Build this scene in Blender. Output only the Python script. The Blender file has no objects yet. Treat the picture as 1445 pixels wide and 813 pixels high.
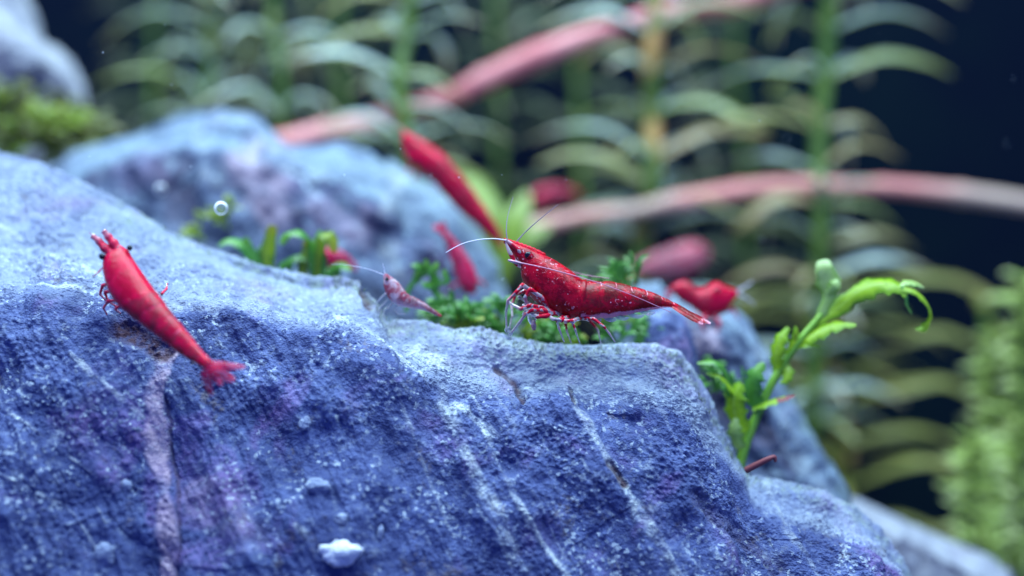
import bpy, math, random
import numpy as np
from mathutils import Vector, Matrix
from mathutils.bvhtree import BVHTree

random.seed(7)
RNG = np.random.default_rng(11)
scene = bpy.context.scene
COL = scene.collection
scene.unit_settings.system = 'METRIC'
scene.unit_settings.scale_length = 0.01          # one unit is one centimetre

# ------------------------------------------------------------------ camera
CAM_Y = -16.0                                    # focus plane of the lens lies at y = 0
PXCM = 125.6                                     # photo pixels per centimetre at the focus plane
cam_data = bpy.data.cameras.new('camera')
cam = bpy.data.objects.new('camera', cam_data)
COL.objects.link(cam)
cam.location = (0, CAM_Y, 0)
cam.rotation_euler = (math.radians(90), 0, 0)
cam_data.sensor_width = 36.0
cam_data.lens = 36.0 * 16.0 / (1445 / PXCM)
cam_data.clip_start = 0.1
cam_data.clip_end = 400
cam_data.dof.use_dof = True
cam_data.dof.focus_distance = 15.55
cam_data.dof.aperture_fstop = 0.068
scene.camera = cam

# ------------------------------------------------------------------ light
world = bpy.data.worlds.new('World')
scene.world = world
world.use_nodes = True
bg = world.node_tree.nodes['Background']
bg.inputs['Color'].default_value = (0.085, 0.17, 1.0, 1)
bg.inputs['Strength'].default_value = 0.8

def area(name, loc, target, sx, sy, power, col):
    d = bpy.data.lights.new(name, 'AREA')
    d.shape = 'RECTANGLE'; d.size = sx; d.size_y = sy
    d.energy = power; d.color = col
    o = bpy.data.objects.new(name, d); COL.objects.link(o)
    o.location = loc
    o.rotation_euler = (Vector(target) - Vector(loc)).to_track_quat('-Z', 'Y').to_euler()
    return o
area('tank_lamp', (-2, -3.0, 25), (-1, -0.8, 0), 46, 24, 34500, (0.62, 0.88, 0.98))

scene.view_settings.view_transform = 'Standard'
scene.view_settings.look = 'None'
scene.view_settings.exposure = 0.36
scene.view_settings.gamma = 1.0
scene.render.engine = 'CYCLES'
scene.cycles.use_denoising = True
scene.cycles.max_bounces = 8
scene.cycles.transparent_max_bounces = 12
scene.cycles.caustics_reflective = False
scene.cycles.caustics_refractive = False
scene.cycles.sample_clamp_indirect = 4.0

# ------------------------------------------------------------------ helpers
def P(px, py, y=0.0):
    k = (y - CAM_Y) / 16.0 / PXCM
    return np.array([(px - 722.5) * k, y, (406.5 - py) * k])

def PXY(co):
    k = (co[..., 1] - CAM_Y) / 16.0 / PXCM
    return co[..., 0] / k + 722.5, 406.5 - co[..., 2] / k

def spline(pts, n):
    """Catmull-Rom through rows of pts, n samples, parameter = row index."""
    p = np.asarray(pts, float)
    m = len(p)
    t = np.linspace(0, m - 1, n)
    i = np.clip(t.astype(int), 0, m - 2)
    f = (t - i)[:, None]
    p0 = p[np.clip(i - 1, 0, m - 1)]; p1 = p[i]; p2 = p[i + 1]; p3 = p[np.clip(i + 2, 0, m - 1)]
    return 0.5 * (2 * p1 + (p2 - p0) * f + (2 * p0 - 5 * p1 + 4 * p2 - p3) * f**2 + (3 * p1 - p0 - 3 * p2 + p3) * f**3)

def nrm(a):
    return a / np.maximum(np.linalg.norm(a, axis=-1, keepdims=True), 1e-9)

def hash3(i, seed):
    h = (i[..., 0].astype(np.uint64) * 374761393 + i[..., 1].astype(np.uint64) * 668265263 +
         i[..., 2].astype(np.uint64) * 2147483647 + np.uint64(seed * 974711 + 12345)) & np.uint64(0xFFFFFFFF)
    h = ((h ^ (h >> np.uint64(15))) * np.uint64(2246822519)) & np.uint64(0xFFFFFFFF)
    h = ((h ^ (h >> np.uint64(13))) * np.uint64(3266489917)) & np.uint64(0xFFFFFFFF)
    return h ^ (h >> np.uint64(16))

def perlin(p, seed=0):
    p = p + 1000.0
    i = np.floor(p).astype(np.int64); f = p - i
    u = f * f * f * (f * (f * 6 - 15) + 10)
    out = 0
    for dx in (0, 1):
        for dy in (0, 1):
            for dz in (0, 1):
                d = np.array([dx, dy, dz])
                h = hash3(i + d, seed)
                a = (h & np.uint64(1023)).astype(float) / 1023 * 2 * np.pi
                z = ((h >> np.uint64(10)) & np.uint64(1023)).astype(float) / 1023 * 2 - 1
                r = np.sqrt(np.maximum(0, 1 - z * z))
                q = f - d
                g = q[..., 0] * r * np.cos(a) + q[..., 1] * r * np.sin(a) + q[..., 2] * z
                w = (u[..., 0] if dx else 1 - u[..., 0]) * (u[..., 1] if dy else 1 - u[..., 1]) * (u[..., 2] if dz else 1 - u[..., 2])
                out = out + g * w
    return out

def fbm(p, octv=4, seed=0, gain=0.5):
    a, s = 1.0, 0
    for o in range(octv):
        s = s + a * perlin(p * 2.0**o, seed + o); a *= gain
    return s

def worley(p, seed=0):
    p = p + 500.0
    i = np.floor(p).astype(np.int64)
    best = np.full(p.shape[:-1], 9.0); rnd = np.zeros(p.shape[:-1])
    for dx in (-1, 0, 1):
        for dy in (-1, 0, 1):
            for dz in (-1, 0, 1):
                c = i + np.array([dx, dy, dz])
                h = hash3(c, seed)
                j = np.stack([(h & np.uint64(255)), (h >> np.uint64(8)) & np.uint64(255), (h >> np.uint64(16)) & np.uint64(255)], -1).astype(float) / 255
                d = np.sum((c + j - p)**2, -1)
                m = d < best
                best = np.where(m, d, best)
                rnd = np.where(m, ((h >> np.uint64(24)) & np.uint64(255)).astype(float) / 255, rnd)
    return np.sqrt(best), rnd

def sstep(a, b, x):
    t = np.clip((x - a) / (b - a), 0, 1)
    return t * t * (3 - 2 * t)

def poly_dist(px, py, line):
    d = np.full(px.shape, 1e9)
    for (x0, y0), (x1, y1) in zip(line[:-1], line[1:]):
        vx, vy = x1 - x0, y1 - y0
        t = np.clip(((px - x0) * vx + (py - y0) * vy) / (vx * vx + vy * vy), 0, 1)
        d = np.minimum(d, np.hypot(px - x0 - t * vx, py - y0 - t * vy))
    return d

class MB:
    """Collects vertices, faces and float point attributes, then makes ONE mesh object."""
    def __init__(self):
        self.v, self.f, self.n, self.att = [], [], 0, {}
    def add(self, verts, faces, **att):
        verts = np.asarray(verts, float).reshape(-1, 3)
        for k in set(self.att) | set(att):
            a = self.att.setdefault(k, [np.zeros(self.n)] if self.n else [])
            val = att.get(k, 0.0)
            a.append(np.broadcast_to(np.asarray(val, float), (len(verts),)).copy())
        self.v.append(verts)
        self.f += [tuple(int(q) + self.n for q in fc) for fc in faces]
        self.n += len(verts)
        return self
    def grid(self, G, closed=False, **att):
        a, b = G.shape[:2]
        f = []
        for i in range(a - 1):
            for j in range(b if closed else b - 1):
                j2 = (j + 1) % b
                f.append((i * b + j, i * b + j2, (i + 1) * b + j2, (i + 1) * b + j))
        att = {k: np.broadcast_to(np.asarray(x, float), (a, b)).reshape(-1) for k, x in att.items()}
        return self.add(G.reshape(-1, 3), f, **att)
    def tube(self, pts, rad, seg=8, n=None, **att):
        p = np.asarray(pts, float)
        if n: 
            r = np.interp(np.linspace(0, 1, n), np.linspace(0, 1, len(p)), np.broadcast_to(rad, (len(p),)))
            p = spline(p, n)
        else:
            r = np.broadcast_to(np.asarray(rad, float), (len(p),))
        T = nrm(np.gradient(p, axis=0))
        up = np.array([0.13, 0.3, 0.95]) if abs(T[0, 2]) < 0.9 else np.array([0.95, 0.2, 0.1])
        S = nrm(np.cross(T, up)); N = np.cross(S, T)
        th = np.linspace(0, 2 * np.pi, seg, endpoint=False)
        G = p[:, None] + r[:, None, None] * (S[:, None] * np.cos(th)[None, :, None] + N[:, None] * np.sin(th)[None, :, None])
        G = np.concatenate([np.repeat(p[:1, None], seg, 1), G, np.repeat(p[-1:, None], seg, 1)], 0)
        tt = np.concatenate([[0], np.linspace(0, 1, len(p)), [1]])[:, None]
        return self.grid(G, True, t=tt, **att)
    def ball(self, c, r, seg=12, **att):
        c = np.asarray(c, float); r = np.broadcast_to(np.asarray(r, float), (3,))
        a = np.linspace(0, np.pi, seg // 2 + 1); b = np.linspace(0, 2 * np.pi, seg, endpoint=False)
        G = np.stack([np.sin(a)[:, None] * np.cos(b), np.sin(a)[:, None] * np.sin(b), np.cos(a)[:, None] * np.ones(seg)], -1) * r + c
        return self.grid(G[:, ::-1], True, **att)
    def ribbon(self, pts, wid, nh, n=24, cup=0.25, cols=5, serr=0.0, sfreq=9, twist=0.0, **att):
        p = spline(pts, n)
        w = np.interp(np.linspace(0, 1, n), np.linspace(0, 1, len(wid)), wid)
        if serr:
            ph = np.linspace(0, sfreq, n); w = w * (1 + serr * (1.6 * (ph - np.floor(ph)) - 0.8) + serr * 1.2 * np.sin(ph * 2.9 + len(p) + wid[1] * 50))
        T = nrm(np.gradient(p, axis=0))
        nh = np.asarray(nh, float)
        S = nrm(np.cross(T, nh)); N = np.cross(S, T)
        if twist:
            a = np.linspace(0, twist, n)[:, None]
            S, N = S * np.cos(a) + N * np.sin(a), N * np.cos(a) - S * np.sin(a)
        j = np.linspace(-1, 1, cols)
        G = p[:, None] + S[:, None] * (w[:, None] * j)[..., None] - N[:, None] * (cup * w[:, None] * j**2)[..., None]
        return self.grid(G, False, t=np.linspace(0, 1, n)[:, None], e=np.abs(j)[None, :], **att)
    def mesh(self, name):
        me = bpy.data.meshes.new(name)
        v = np.concatenate(self.v)
        me.from_pydata(v.tolist(), [], self.f)
        for k, a in self.att.items():
            at = me.attributes.new(k, 'FLOAT', 'POINT')
            at.data.foreach_set('value', np.concatenate(a).astype(np.float32))
        me.polygons.foreach_set('use_smooth', np.ones(len(me.polygons), bool))
        me.update()
        return me
    def build(self, name, mat, parent=None):
        me = self.mesh(name); me.materials.append(mat)
        return link(name, me, parent)

def link(name, data, parent=None):
    o = bpy.data.objects.new(name, data); COL.objects.link(o)
    if parent is not None:
        o.parent = parent
        o.matrix_parent_inverse = Matrix.Translation(-parent.location)
    return o

def tag(o, label=None, cat=None, group=None, kind=None):
    if label: o['label'] = label
    if cat: o['category'] = cat
    if group: o['group'] = group
    if kind: o['kind'] = kind
    return o

def thing(name, loc, label, cat, group=None):
    o = bpy.data.objects.new(name, None); COL.objects.link(o)
    o.location = Vector([float(q) for q in loc]); o.empty_display_size = 0.2
    return tag(o, label, cat, group)

# ------------------------------------------------------------------ materials
def new_mat(name):
    m = bpy.data.materials.new(name); m.use_nodes = True
    nt = m.node_tree
    return m, nt, nt.nodes['Principled BSDF'], nt.nodes['Material Output']

class NT:
    def __init__(self, nt): self.nt = nt
    def n(self, typ, **kw):
        nd = self.nt.nodes.new(typ)
        for k, v in kw.items(): setattr(nd, k, v)
        return nd
    def l(self, a, b): self.nt.links.new(a, b)
    def attr(self, name): return self.n('ShaderNodeAttribute', attribute_name=name).outputs['Fac']
    def co(self): return self.n('ShaderNodeTexCoord').outputs['Object']
    def noise(self, scale, detail=4, rough=0.55, vec=None, dist=0.0):
        nd = self.n('ShaderNodeTexNoise'); nd.inputs['Scale'].default_value = scale
        nd.inputs['Detail'].default_value = detail; nd.inputs['Roughness'].default_value = rough
        nd.inputs['Distortion'].default_value = dist
        self.l(vec or self.co(), nd.inputs['Vector']); return nd.outputs['Fac']
    def vor(self, scale, vec=None, out='Distance', feature='F1'):
        nd = self.n('ShaderNodeTexVoronoi', feature=feature); nd.inputs['Scale'].default_value = scale
        self.l(vec or self.co(), nd.inputs['Vector']); return nd.outputs[out]
    def ramp(self, fac, a, b, ca=0.0, cb=1.0):
        nd = self.n('ShaderNodeMapRange', interpolation_type='SMOOTHSTEP')
        nd.inputs[1].default_value = a; nd.inputs[2].default_value = b
        nd.inputs[3].default_value = ca; nd.inputs[4].default_value = cb
        self.l(fac, nd.inputs[0]); return nd.outputs[0]
    def math(self, op, a, b=None):
        nd = self.n('ShaderNodeMath', operation=op)
        for k, q in enumerate((a, b)):
            if q is None: continue
            if isinstance(q, (int, float)): nd.inputs[k].default_value = q
            else: self.l(q, nd.inputs[k])
        return nd.outputs[0]
    def mix(self, fac, a, b, mode='MIX'):
        nd = self.n('ShaderNodeMix', data_type='RGBA', blend_type=mode)
        for q, s in ((fac, nd.inputs[0]), (a, nd.inputs[6]), (b, nd.inputs[7])):
            if isinstance(q, (int, float)): s.default_value = q
            elif isinstance(q, tuple): s.default_value = (*q, 1)
            else: self.l(q, s)
        return nd.outputs[2]
    def bump(self, h, strength, dist, bsdf, prev=None):
        nd = self.n('ShaderNodeBump'); nd.inputs['Strength'].default_value = strength
        nd.inputs['Distance'].default_value = dist
        self.l(h, nd.inputs['Height'])
        if prev is not None: self.l(prev, nd.inputs['Normal'])
        self.l(nd.outputs[0], bsdf.inputs['Normal']); return nd.outputs[0]

def rock_material(name, dark, mid, pale, grain=18.0, tint=(0.40, 0.28, 0.48), veinmix=0.7):
    m, nt, bs, out = new_mat(name); g = NT(nt)
    big = g.ramp(g.noise(1.3, 5, 0.6), 0.34, 0.66)
    col = g.mix(big, dark, mid)
    col = g.mix(g.math('MULTIPLY', g.ramp(g.noise(0.85, 3, 0.6, dist=0.6), 0.52, 0.68), 0.55), col, tint)
    cell = g.vor(grain, out='Color')
    sep = g.n('ShaderNodeSeparateColor'); g.l(cell, sep.inputs[0])
    col = g.mix(g.math('MULTIPLY', g.ramp(sep.outputs[0], 0.72, 0.95, 0, 0.85), g.ramp(g.noise(1.9, 4, 0.6), 0.42, 0.60, 0.06, 1)), col, pale)
    col = g.mix(g.ramp(sep.outputs[1], 0.66, 1.0, 0, 0.8), col, dark)
    col = g.mix(g.math('MULTIPLY', g.ramp(g.noise(5.0, 6, 0.7), 0.55, 0.75), 0.42), col, pale)
    col = g.mix(g.math('MULTIPLY', g.math('MULTIPLY', g.ramp(g.noise(2.3, 5, 0.7, dist=0.8), 0.56, 0.68), g.ramp(g.noise(16.0, 3, 0.6), 0.40, 0.6)), 0.6), col, (0.13, 0.10, 0.085))
    # algae film: a greenish growth, patchy
    al = g.math('MULTIPLY', g.attr('algae'), g.ramp(g.noise(7.0, 5, 0.7), 0.45, 0.62))
    col = g.mix(g.math('MULTIPLY', al, 0.75), col, (0.16, 0.22, 0.09))
    # overhead light on the top face, painted in as paler stone
    col = g.mix(g.math('MULTIPLY', g.attr('crust'), g.ramp(g.noise(3.2, 6, 0.7), 0.25, 0.7, 0.25, 0.8)), col, pale)
    ve = g.math('MULTIPLY', g.attr('vein'), g.ramp(g.noise(7.0, 6, 0.75), 0.36, 0.60, 0.12, 1))
    col = g.mix(g.math('MULTIPLY', ve, veinmix), col, (0.62, 0.66, 0.61))
    pv = g.math('MULTIPLY', g.attr('pinkvein'), g.ramp(g.noise(8.0, 5, 0.65), 0.25, 0.6, 0.3, 1))
    col = g.mix(g.math('MULTIPLY', pv, 0.8), col, (0.50, 0.36, 0.42))
    col = g.mix(g.math('MULTIPLY', g.attr('rust'), g.ramp(g.noise(11.0, 4, 0.6), 0.3, 0.6, 0.4, 1)), col, (0.055, 0.022, 0.03))  # dark brown of cracks and hollows, also paints shadow patches
    g.l(col, bs.inputs['Base Color'])
    bs.inputs['Roughness'].default_value = 0.75
    bs.inputs['Specular IOR Level'].default_value = 0.2
    b1 = g.bump(g.vor(grain * 1.7), 0.55, 0.03, bs)
    g.bump(g.noise(grain * 2.6, 4, 0.7), 0.5, 0.02, bs, b1)
    return m

M = {}
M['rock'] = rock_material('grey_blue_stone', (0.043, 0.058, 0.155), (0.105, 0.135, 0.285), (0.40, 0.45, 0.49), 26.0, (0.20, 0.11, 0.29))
M['rock_far'] = rock_material('lilac_grey_stone', (0.040, 0.050, 0.095), (0.095, 0.12, 0.19), (0.27, 0.36, 0.42), 10, (0.14, 0.095, 0.17), 0.4)
M['rock_dark'] = rock_material('slate_blue_stone', (0.05, 0.065, 0.15), (0.10, 0.13, 0.25), (0.22, 0.27, 0.42), 10)
M['rock_pale'] = rock_material('pale_stone', (0.13, 0.13, 0.16), (0.22, 0.22, 0.25), (0.38, 0.39, 0.42), 10, (0.22, 0.18, 0.23))

def shrimp_material(name, red, deep, pale, sss=0.65, speck=1.0, clear=0.0):
    m, nt, bs, out = new_mat(name); g = NT(nt)
    col = g.mix(g.ramp(g.noise(6.5, 6, 0.7, dist=0.6), 0.42, 0.60), red, deep)
    br = g.math('MULTIPLY', g.attr('abd'), g.ramp(g.noise(11.0, 6, 0.7, dist=0.4), 0.40, 0.58))
    col = g.mix(g.math('MULTIPLY', br, 0.75), col, (deep[0] * 0.45 + .02, deep[1] + 0.018, deep[2] + .006))
    # clear / pale underside and seams
    pf = g.ramp(g.math('ADD', g.attr('pale'), g.math('MULTIPLY', g.math('SUBTRACT', g.noise(13.0, 5, 0.65), 0.5), 1.3)), 0.42, 0.80)
    col = g.mix(pf, col, pale)
    # chalky flecks: worn streaks of clear shell, then dots
    stk = g.math('MULTIPLY', g.ramp(g.noise(21.0, 4, 0.6, dist=1.0), 0.60, 0.68), g.ramp(g.noise(3.2, 2, 0.5), 0.50, 0.62))
    col = g.mix(g.math('MULTIPLY', stk, 0.7 * speck), col, (0.80, 0.40, 0.46))
    sp = g.ramp(g.vor(17.0), 0.16, 0.07)
    sel = g.ramp(g.noise(4.0, 2, 0.5), 0.52, 0.60)
    col = g.mix(g.math('MULTIPLY', g.math('MULTIPLY', sp, sel), 0.8 * speck), col, (0.88, 0.66, 0.66))
    g.l(col, bs.inputs['Base Color'])
    bs.inputs['Roughness'].default_value = 0.17
    bs.inputs['Subsurface Weight'].default_value = sss
    bs.inputs['Subsurface Radius'].default_value = (0.35, 0.05, 0.08)
    bs.inputs['Subsurface Scale'].default_value = 0.45
    bs.inputs['Specular IOR Level'].default_value = 0.2
    bs.inputs['Coat Weight'].default_value = 0.0
    if clear:
        bs.inputs['Transmission Weight'].default_value = clear
        bs.inputs['IOR'].default_value = 1.15
    b1 = g.bump(g.noise(14.0, 4, 0.6), 0.35, 0.02, bs)
    g.bump(g.noise(45.0, 3, 0.6), 0.5, 0.012, bs, b1)
    return m
M['shrimp'] = shrimp_material('red_shell', (0.44, 0.003, 0.015), (0.20, 0.001, 0.006), (0.74, 0.28, 0.34))
M['shrimp_plain'] = shrimp_material('plain_red_shell', (0.56, 0.004, 0.040), (0.42, 0.002, 0.022), (0.74, 0.10, 0.20), speck=0.22)
M['shrimp_pink'] = shrimp_material('pink_red_shell', (0.54, 0.03, 0.09), (0.40, 0.01, 0.05), (0.80, 0.35, 0.45), speck=0.2)
M['shrimp_faded'] = shrimp_material('faded_pink_shell', (0.46, 0.13, 0.16), (0.38, 0.07, 0.10), (0.60, 0.36, 0.40), speck=0.0)
M['shrimp_clear'] = shrimp_material('clear_pink_shell', (0.80, 0.58, 0.62), (0.50, 0.09, 0.13), (0.88, 0.78, 0.80), sss=0.4, speck=0.8, clear=0.5)

def leg_material(name, red, clear, thr):
    m, nt, bs, out = new_mat(name); g = NT(nt)
    f = g.ramp(g.noise(15.0, 2, 0.5), thr - 0.03, thr + 0.03)
    f = g.math('MULTIPLY', f, g.ramp(g.attr('t'), 0.55, 0.8, 1, 0.25))
    col = g.mix(f, clear, red)
    g.l(col, bs.inputs['Base Color'])
    bs.inputs['Roughness'].default_value = 0.2
    bs.inputs['Subsurface Weight'].default_value = 0.3
    bs.inputs['Subsurface Radius'].default_value = (0.1, 0.05, 0.06)
    bs.inputs['Subsurface Scale'].default_value = 0.2
    tr = g.math('MULTIPLY', g.math('SUBTRACT', 1.0, f), 0.75)
    g.l(tr, bs.inputs['Transmission Weight']); bs.inputs['IOR'].default_value = 1.2
    return m
m = shrimp_material('red_fin', (0.62, 0.02, 0.07), (0.50, 0.01, 0.05), (0.80, 0.35, 0.42), speck=0.0)
m.node_tree.nodes['Principled BSDF'].inputs['Alpha'].default_value = 0.7
M['fin'] = m
M['leg'] = leg_material('banded_leg_shell', (0.45, 0.006, 0.025), (0.94, 0.82, 0.86), 0.46)
M['leg_red'] = leg_material('red_leg_shell', (0.62, 0.03, 0.07), (0.78, 0.22, 0.30), 0.40)
M['leg_clear'] = leg_material('clear_leg_shell', (0.6, 0.3, 0.4), (0.82, 0.78, 0.86), 0.65)

def simple(name, col, rough=0.5, spec=0.5, trans=0.0, ior=1.3, sss=0.0):
    m, nt, bs, out = new_mat(name)
    bs.inputs['Base Color'].default_value = (*col, 1); bs.inputs['Roughness'].default_value = rough
    bs.inputs['Specular IOR Level'].default_value = spec
    bs.inputs['Transmission Weight'].default_value = trans; bs.inputs['IOR'].default_value = ior
    bs.inputs['Subsurface Weight'].default_value = sss
    bs.inputs['Subsurface Radius'].default_value = (0.1, 0.1, 0.1)
    return m
M['eye'] = simple('black_eye', (0.006, 0.006, 0.014), 0.12, 0.7)
M['antenna'] = simple('pale_antenna', (0.62, 0.22, 0.34), 0.3, 0.4, 0.3)
M['antenna_grey'] = simple('grey_antenna', (0.24, 0.18, 0.24), 0.35, 0.5)
M['antenna_white'] = simple('white_antenna', (0.72, 0.66, 0.76), 0.3, 0.5)
m, nt, bs, out = new_mat('air_bubble'); g = NT(nt)
fr_ = g.n('ShaderNodeFresnel'); fr_.inputs['IOR'].default_value = 1.28
tr_ = g.n('ShaderNodeBsdfTransparent'); gl_ = g.n('ShaderNodeBsdfTranslucent'); gl_.inputs['Color'].default_value = (0.9, 0.9, 0.95, 1)  # white rim colour stands in for the bubble's bright reflection
mx_ = g.n('ShaderNodeMixShader'); g.l(fr_.outputs[0], mx_.inputs[0]); g.l(tr_.outputs[0], mx_.inputs[1]); g.l(gl_.outputs[0], mx_.inputs[2]); g.l(mx_.outputs[0], out.inputs['Surface'])
M['bubble'] = m
M['twig'] = simple('red_brown_twig', (0.17, 0.045, 0.05), 0.5)
M['pebble'] = rock_material('pale_blue_pebble', (0.17, 0.20, 0.30), (0.27, 0.31, 0.42), (0.45, 0.50, 0.58), 16, (0.28, 0.24, 0.36))
M['chip'] = rock_material('white_chip', (0.60, 0.62, 0.68), (0.72, 0.74, 0.78), (0.85, 0.86, 0.88), 14, (0.7, 0.7, 0.75))

def leaf_material(name, base, edge, tip, rough=0.35, trans=0.35, var=0.25, spec=0.5, blot=None, hues=None):
    m, nt, bs, out = new_mat(name); g = NT(nt)
    col = g.mix(g.ramp(g.attr('e'), 0.4, 1.0), base, edge)
    col = g.mix(g.ramp(g.attr('t'), 0.55, 1.0, 0, 0.8), col, tip)
    rn = g.n('ShaderNodeObjectInfo').outputs['Random']
    if hues:
        col = g.mix(g.ramp(rn, 0.45, 0.75, 0, 0.7), col, hues[0]); col = g.mix(g.ramp(rn, 0.80, 0.95, 0, 0.7), col, hues[1])
    col = g.mix(g.math('MULTIPLY', rn, var), col, tuple(0.4 * c for c in edge))
    col = g.mix(g.math('MULTIPLY', g.ramp(g.noise(6.0, 4, 0.6), 0.45, 0.7), 0.45), col, edge)
    if blot:
        col = g.mix(g.ramp(g.attr('e'), 0.16, 0.04, 0, 0.6), col, (0.42, 0.60, 0.10))
        col = g.mix(g.ramp(g.noise(22.0, 3, 0.6), 0.58, 0.66, 0, 0.5), col, tuple(0.5 * c for c in edge))
        col = g.mix(g.ramp(g.noise(3.4, 4, 0.6), 0.62, 0.70, 0, 0.9), col, blot)
    g.l(col, bs.inputs['Base Color'])
    bs.inputs['Roughness'].default_value = rough
    bs.inputs['Specular IOR Level'].default_value = spec
    g.bump(g.noise(12.0, 3, 0.6), 0.3, 0.02, bs)
    tl = g.n('ShaderNodeBsdfTranslucent'); g.l(col, tl.inputs['Color'])
    mx = g.n('ShaderNodeMixShader'); mx.inputs[0].default_value = trans
    g.l(bs.outputs[0], mx.inputs[1]); g.l(tl.outputs[0], mx.inputs[2]); g.l(mx.outputs[0], out.inputs['Surface'])
    return m
M['whorl_leaf'] = leaf_material('whorl_leaf', (0.46, 0.56, 0.60), (0.27, 0.32, 0.02), (0.50, 0.34, 0.18), 0.30, 0.35, 0.12, 0.7, None, ((0.27, 0.32, 0.04), (0.54, 0.31, 0.18)))  # blue-white base paints in the overhead lamp's sheen on the leaves
M['whorl_leaf_olive'] = leaf_material('olive_whorl_leaf', (0.50, 0.50, 0.14), (0.34, 0.36, 0.04), (0.52, 0.40, 0.14), 0.4, 0.35, 0.1)
M['whorl_leaf_dim'] = leaf_material('dim_whorl_leaf', (0.075, 0.10, 0.06), (0.06, 0.08, 0.015), (0.11, 0.075, 0.035), 0.45, 0.3, 0.2)  # same leaf darkened, so the far-off dimness sits in its colour
M['bush_leaf'] = leaf_material('bush_leaf', (0.42, 0.52, 0.12), (0.24, 0.36, 0.04), (0.60, 0.58, 0.30), 0.4, 0.4)
M['fern_leaf'] = leaf_material('fern_leaf', (0.10, 0.30, 0.04), (0.04, 0.17, 0.025), (0.20, 0.40, 0.05), 0.3, 0.35)
M['moss_leaf'] = leaf_material('moss_leaf', (0.10, 0.31, 0.04), (0.04, 0.18, 0.025), (0.20, 0.40, 0.10), 0.3, 0.35)
M['moss_gold'] = leaf_material('golden_moss_leaf', (0.26, 0.36, 0.02), (0.12, 0.22, 0.015), (0.42, 0.34, 0.02), 0.4, 0.35)
M['moss_olive'] = leaf_material('olive_moss_leaf', (0.12, 0.14, 0.015), (0.06, 0.08, 0.012), (0.20, 0.14, 0.02), 0.4, 0.35)
M['sprout_leaf'] = leaf_material('sprout_leaf', (0.34, 0.54, 0.02), (0.17, 0.34, 0.015), (0.24, 0.44, 0.02), 0.34, 0.45, 0.1, 0.4, (0.08, 0.10, 0.02))
M['sprout_pale'] = leaf_material('pale_sprout_leaf', (0.42, 0.58, 0.16), (0.22, 0.40, 0.05), (0.48, 0.60, 0.24), 0.3, 0.35, 0.1)
M['lime_leaf'] = leaf_material('lime_leaf', (0.24, 0.34, 0.03), (0.16, 0.26, 0.03), (0.26, 0.34, 0.06), 0.35, 0.4, 0.0)
def stem_material(name, a, b, scale=2.0, t=(0.4, 0.6)):
    m, nt, bs, out = new_mat(name); g = NT(nt)
    col = g.mix(g.ramp(g.noise(scale, 3, 0.5), *t), a, b)
    g.l(col, bs.inputs['Base Color']); bs.inputs['Roughness'].default_value = 0.4
    g.bump(g.noise(14.0, 3, 0.6), 0.3, 0.02, bs)
    return m
M['stem_green'] = stem_material('green_stem', (0.055, 0.11, 0.010), (0.10, 0.17, 0.015))
M['stem_orange'] = stem_material('orange_green_stem', (0.07, 0.12, 0.012), (0.46, 0.25, 0.07), 1.5, (0.48, 0.58))
M['stem_sprout'] = stem_material('sprout_stem', (0.17, 0.34, 0.02), (0.10, 0.24, 0.015), 3.0)
M['stem_fern'] = stem_material('fern_stem', (0.03, 0.12, 0.02), (0.06, 0.18, 0.025))
M['stem_pink'] = stem_material('pink_stem', (0.66, 0.24, 0.22), (0.52, 0.12, 0.12), 0.8)
M['stem_tan'] = stem_material('tan_pink_stem', (0.48, 0.33, 0.24), (0.64, 0.22, 0.18), 0.35)

# ------------------------------------------------------------------ setting: tank back and bottom
m, nt, bs, out = new_mat('navy_backdrop'); g = NT(nt)
g.l(g.mix(g.ramp(g.noise(0.12, 4, 0.6), 0.4, 0.65), (0.0028, 0.0050, 0.0125), (0.0035, 0.0085, 0.0125)), bs.inputs['Base Color'])
bs.inputs['Roughness'].default_value = 0.8; bs.inputs['Specular IOR Level'].default_value = 0.0
G = np.array([[P(0, 0, 0) * 0 + np.array([x, 17.0, z]) for x in (-60, 60)] for z in (-9, 45)])
tag(MB().grid(G).build('tank_back_wall', m), kind='structure')
m, nt, bs, out = new_mat('dark_sand'); g = NT(nt)
g.l(g.mix(g.vor(3.0, out='Color'), (0.03, 0.028, 0.025), (0.09, 0.08, 0.07)), bs.inputs['Base Color'])
bs.inputs['Roughness'].default_value = 0.9
g.bump(g.vor(3.0), 0.8, 0.1, bs)
xs = np.linspace(-60, 60, 61); ys = np.linspace(-14, 17.0, 32)
G = np.array([[[x, y, -8.0 + 0.0] for x in xs] for y in ys]); G[..., 2] += 0.4 * perlin(G * 0.25, 3)
tag(MB().grid(G).build('substrate_ground', m), kind='structure')

# ------------------------------------------------------------------ rocks
def interp_curve(table, x):
    t = np.array(table, float)
    return np.interp(x, t[:, 0], t[:, 1])

def smooth1(a, k):
    if k < 2: return a
    w = np.hanning(k + 2)[1:-1]; w /= w.sum()
    return np.convolve(np.pad(a, k, mode='edge'), w, mode='same')[k:-k]

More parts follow.
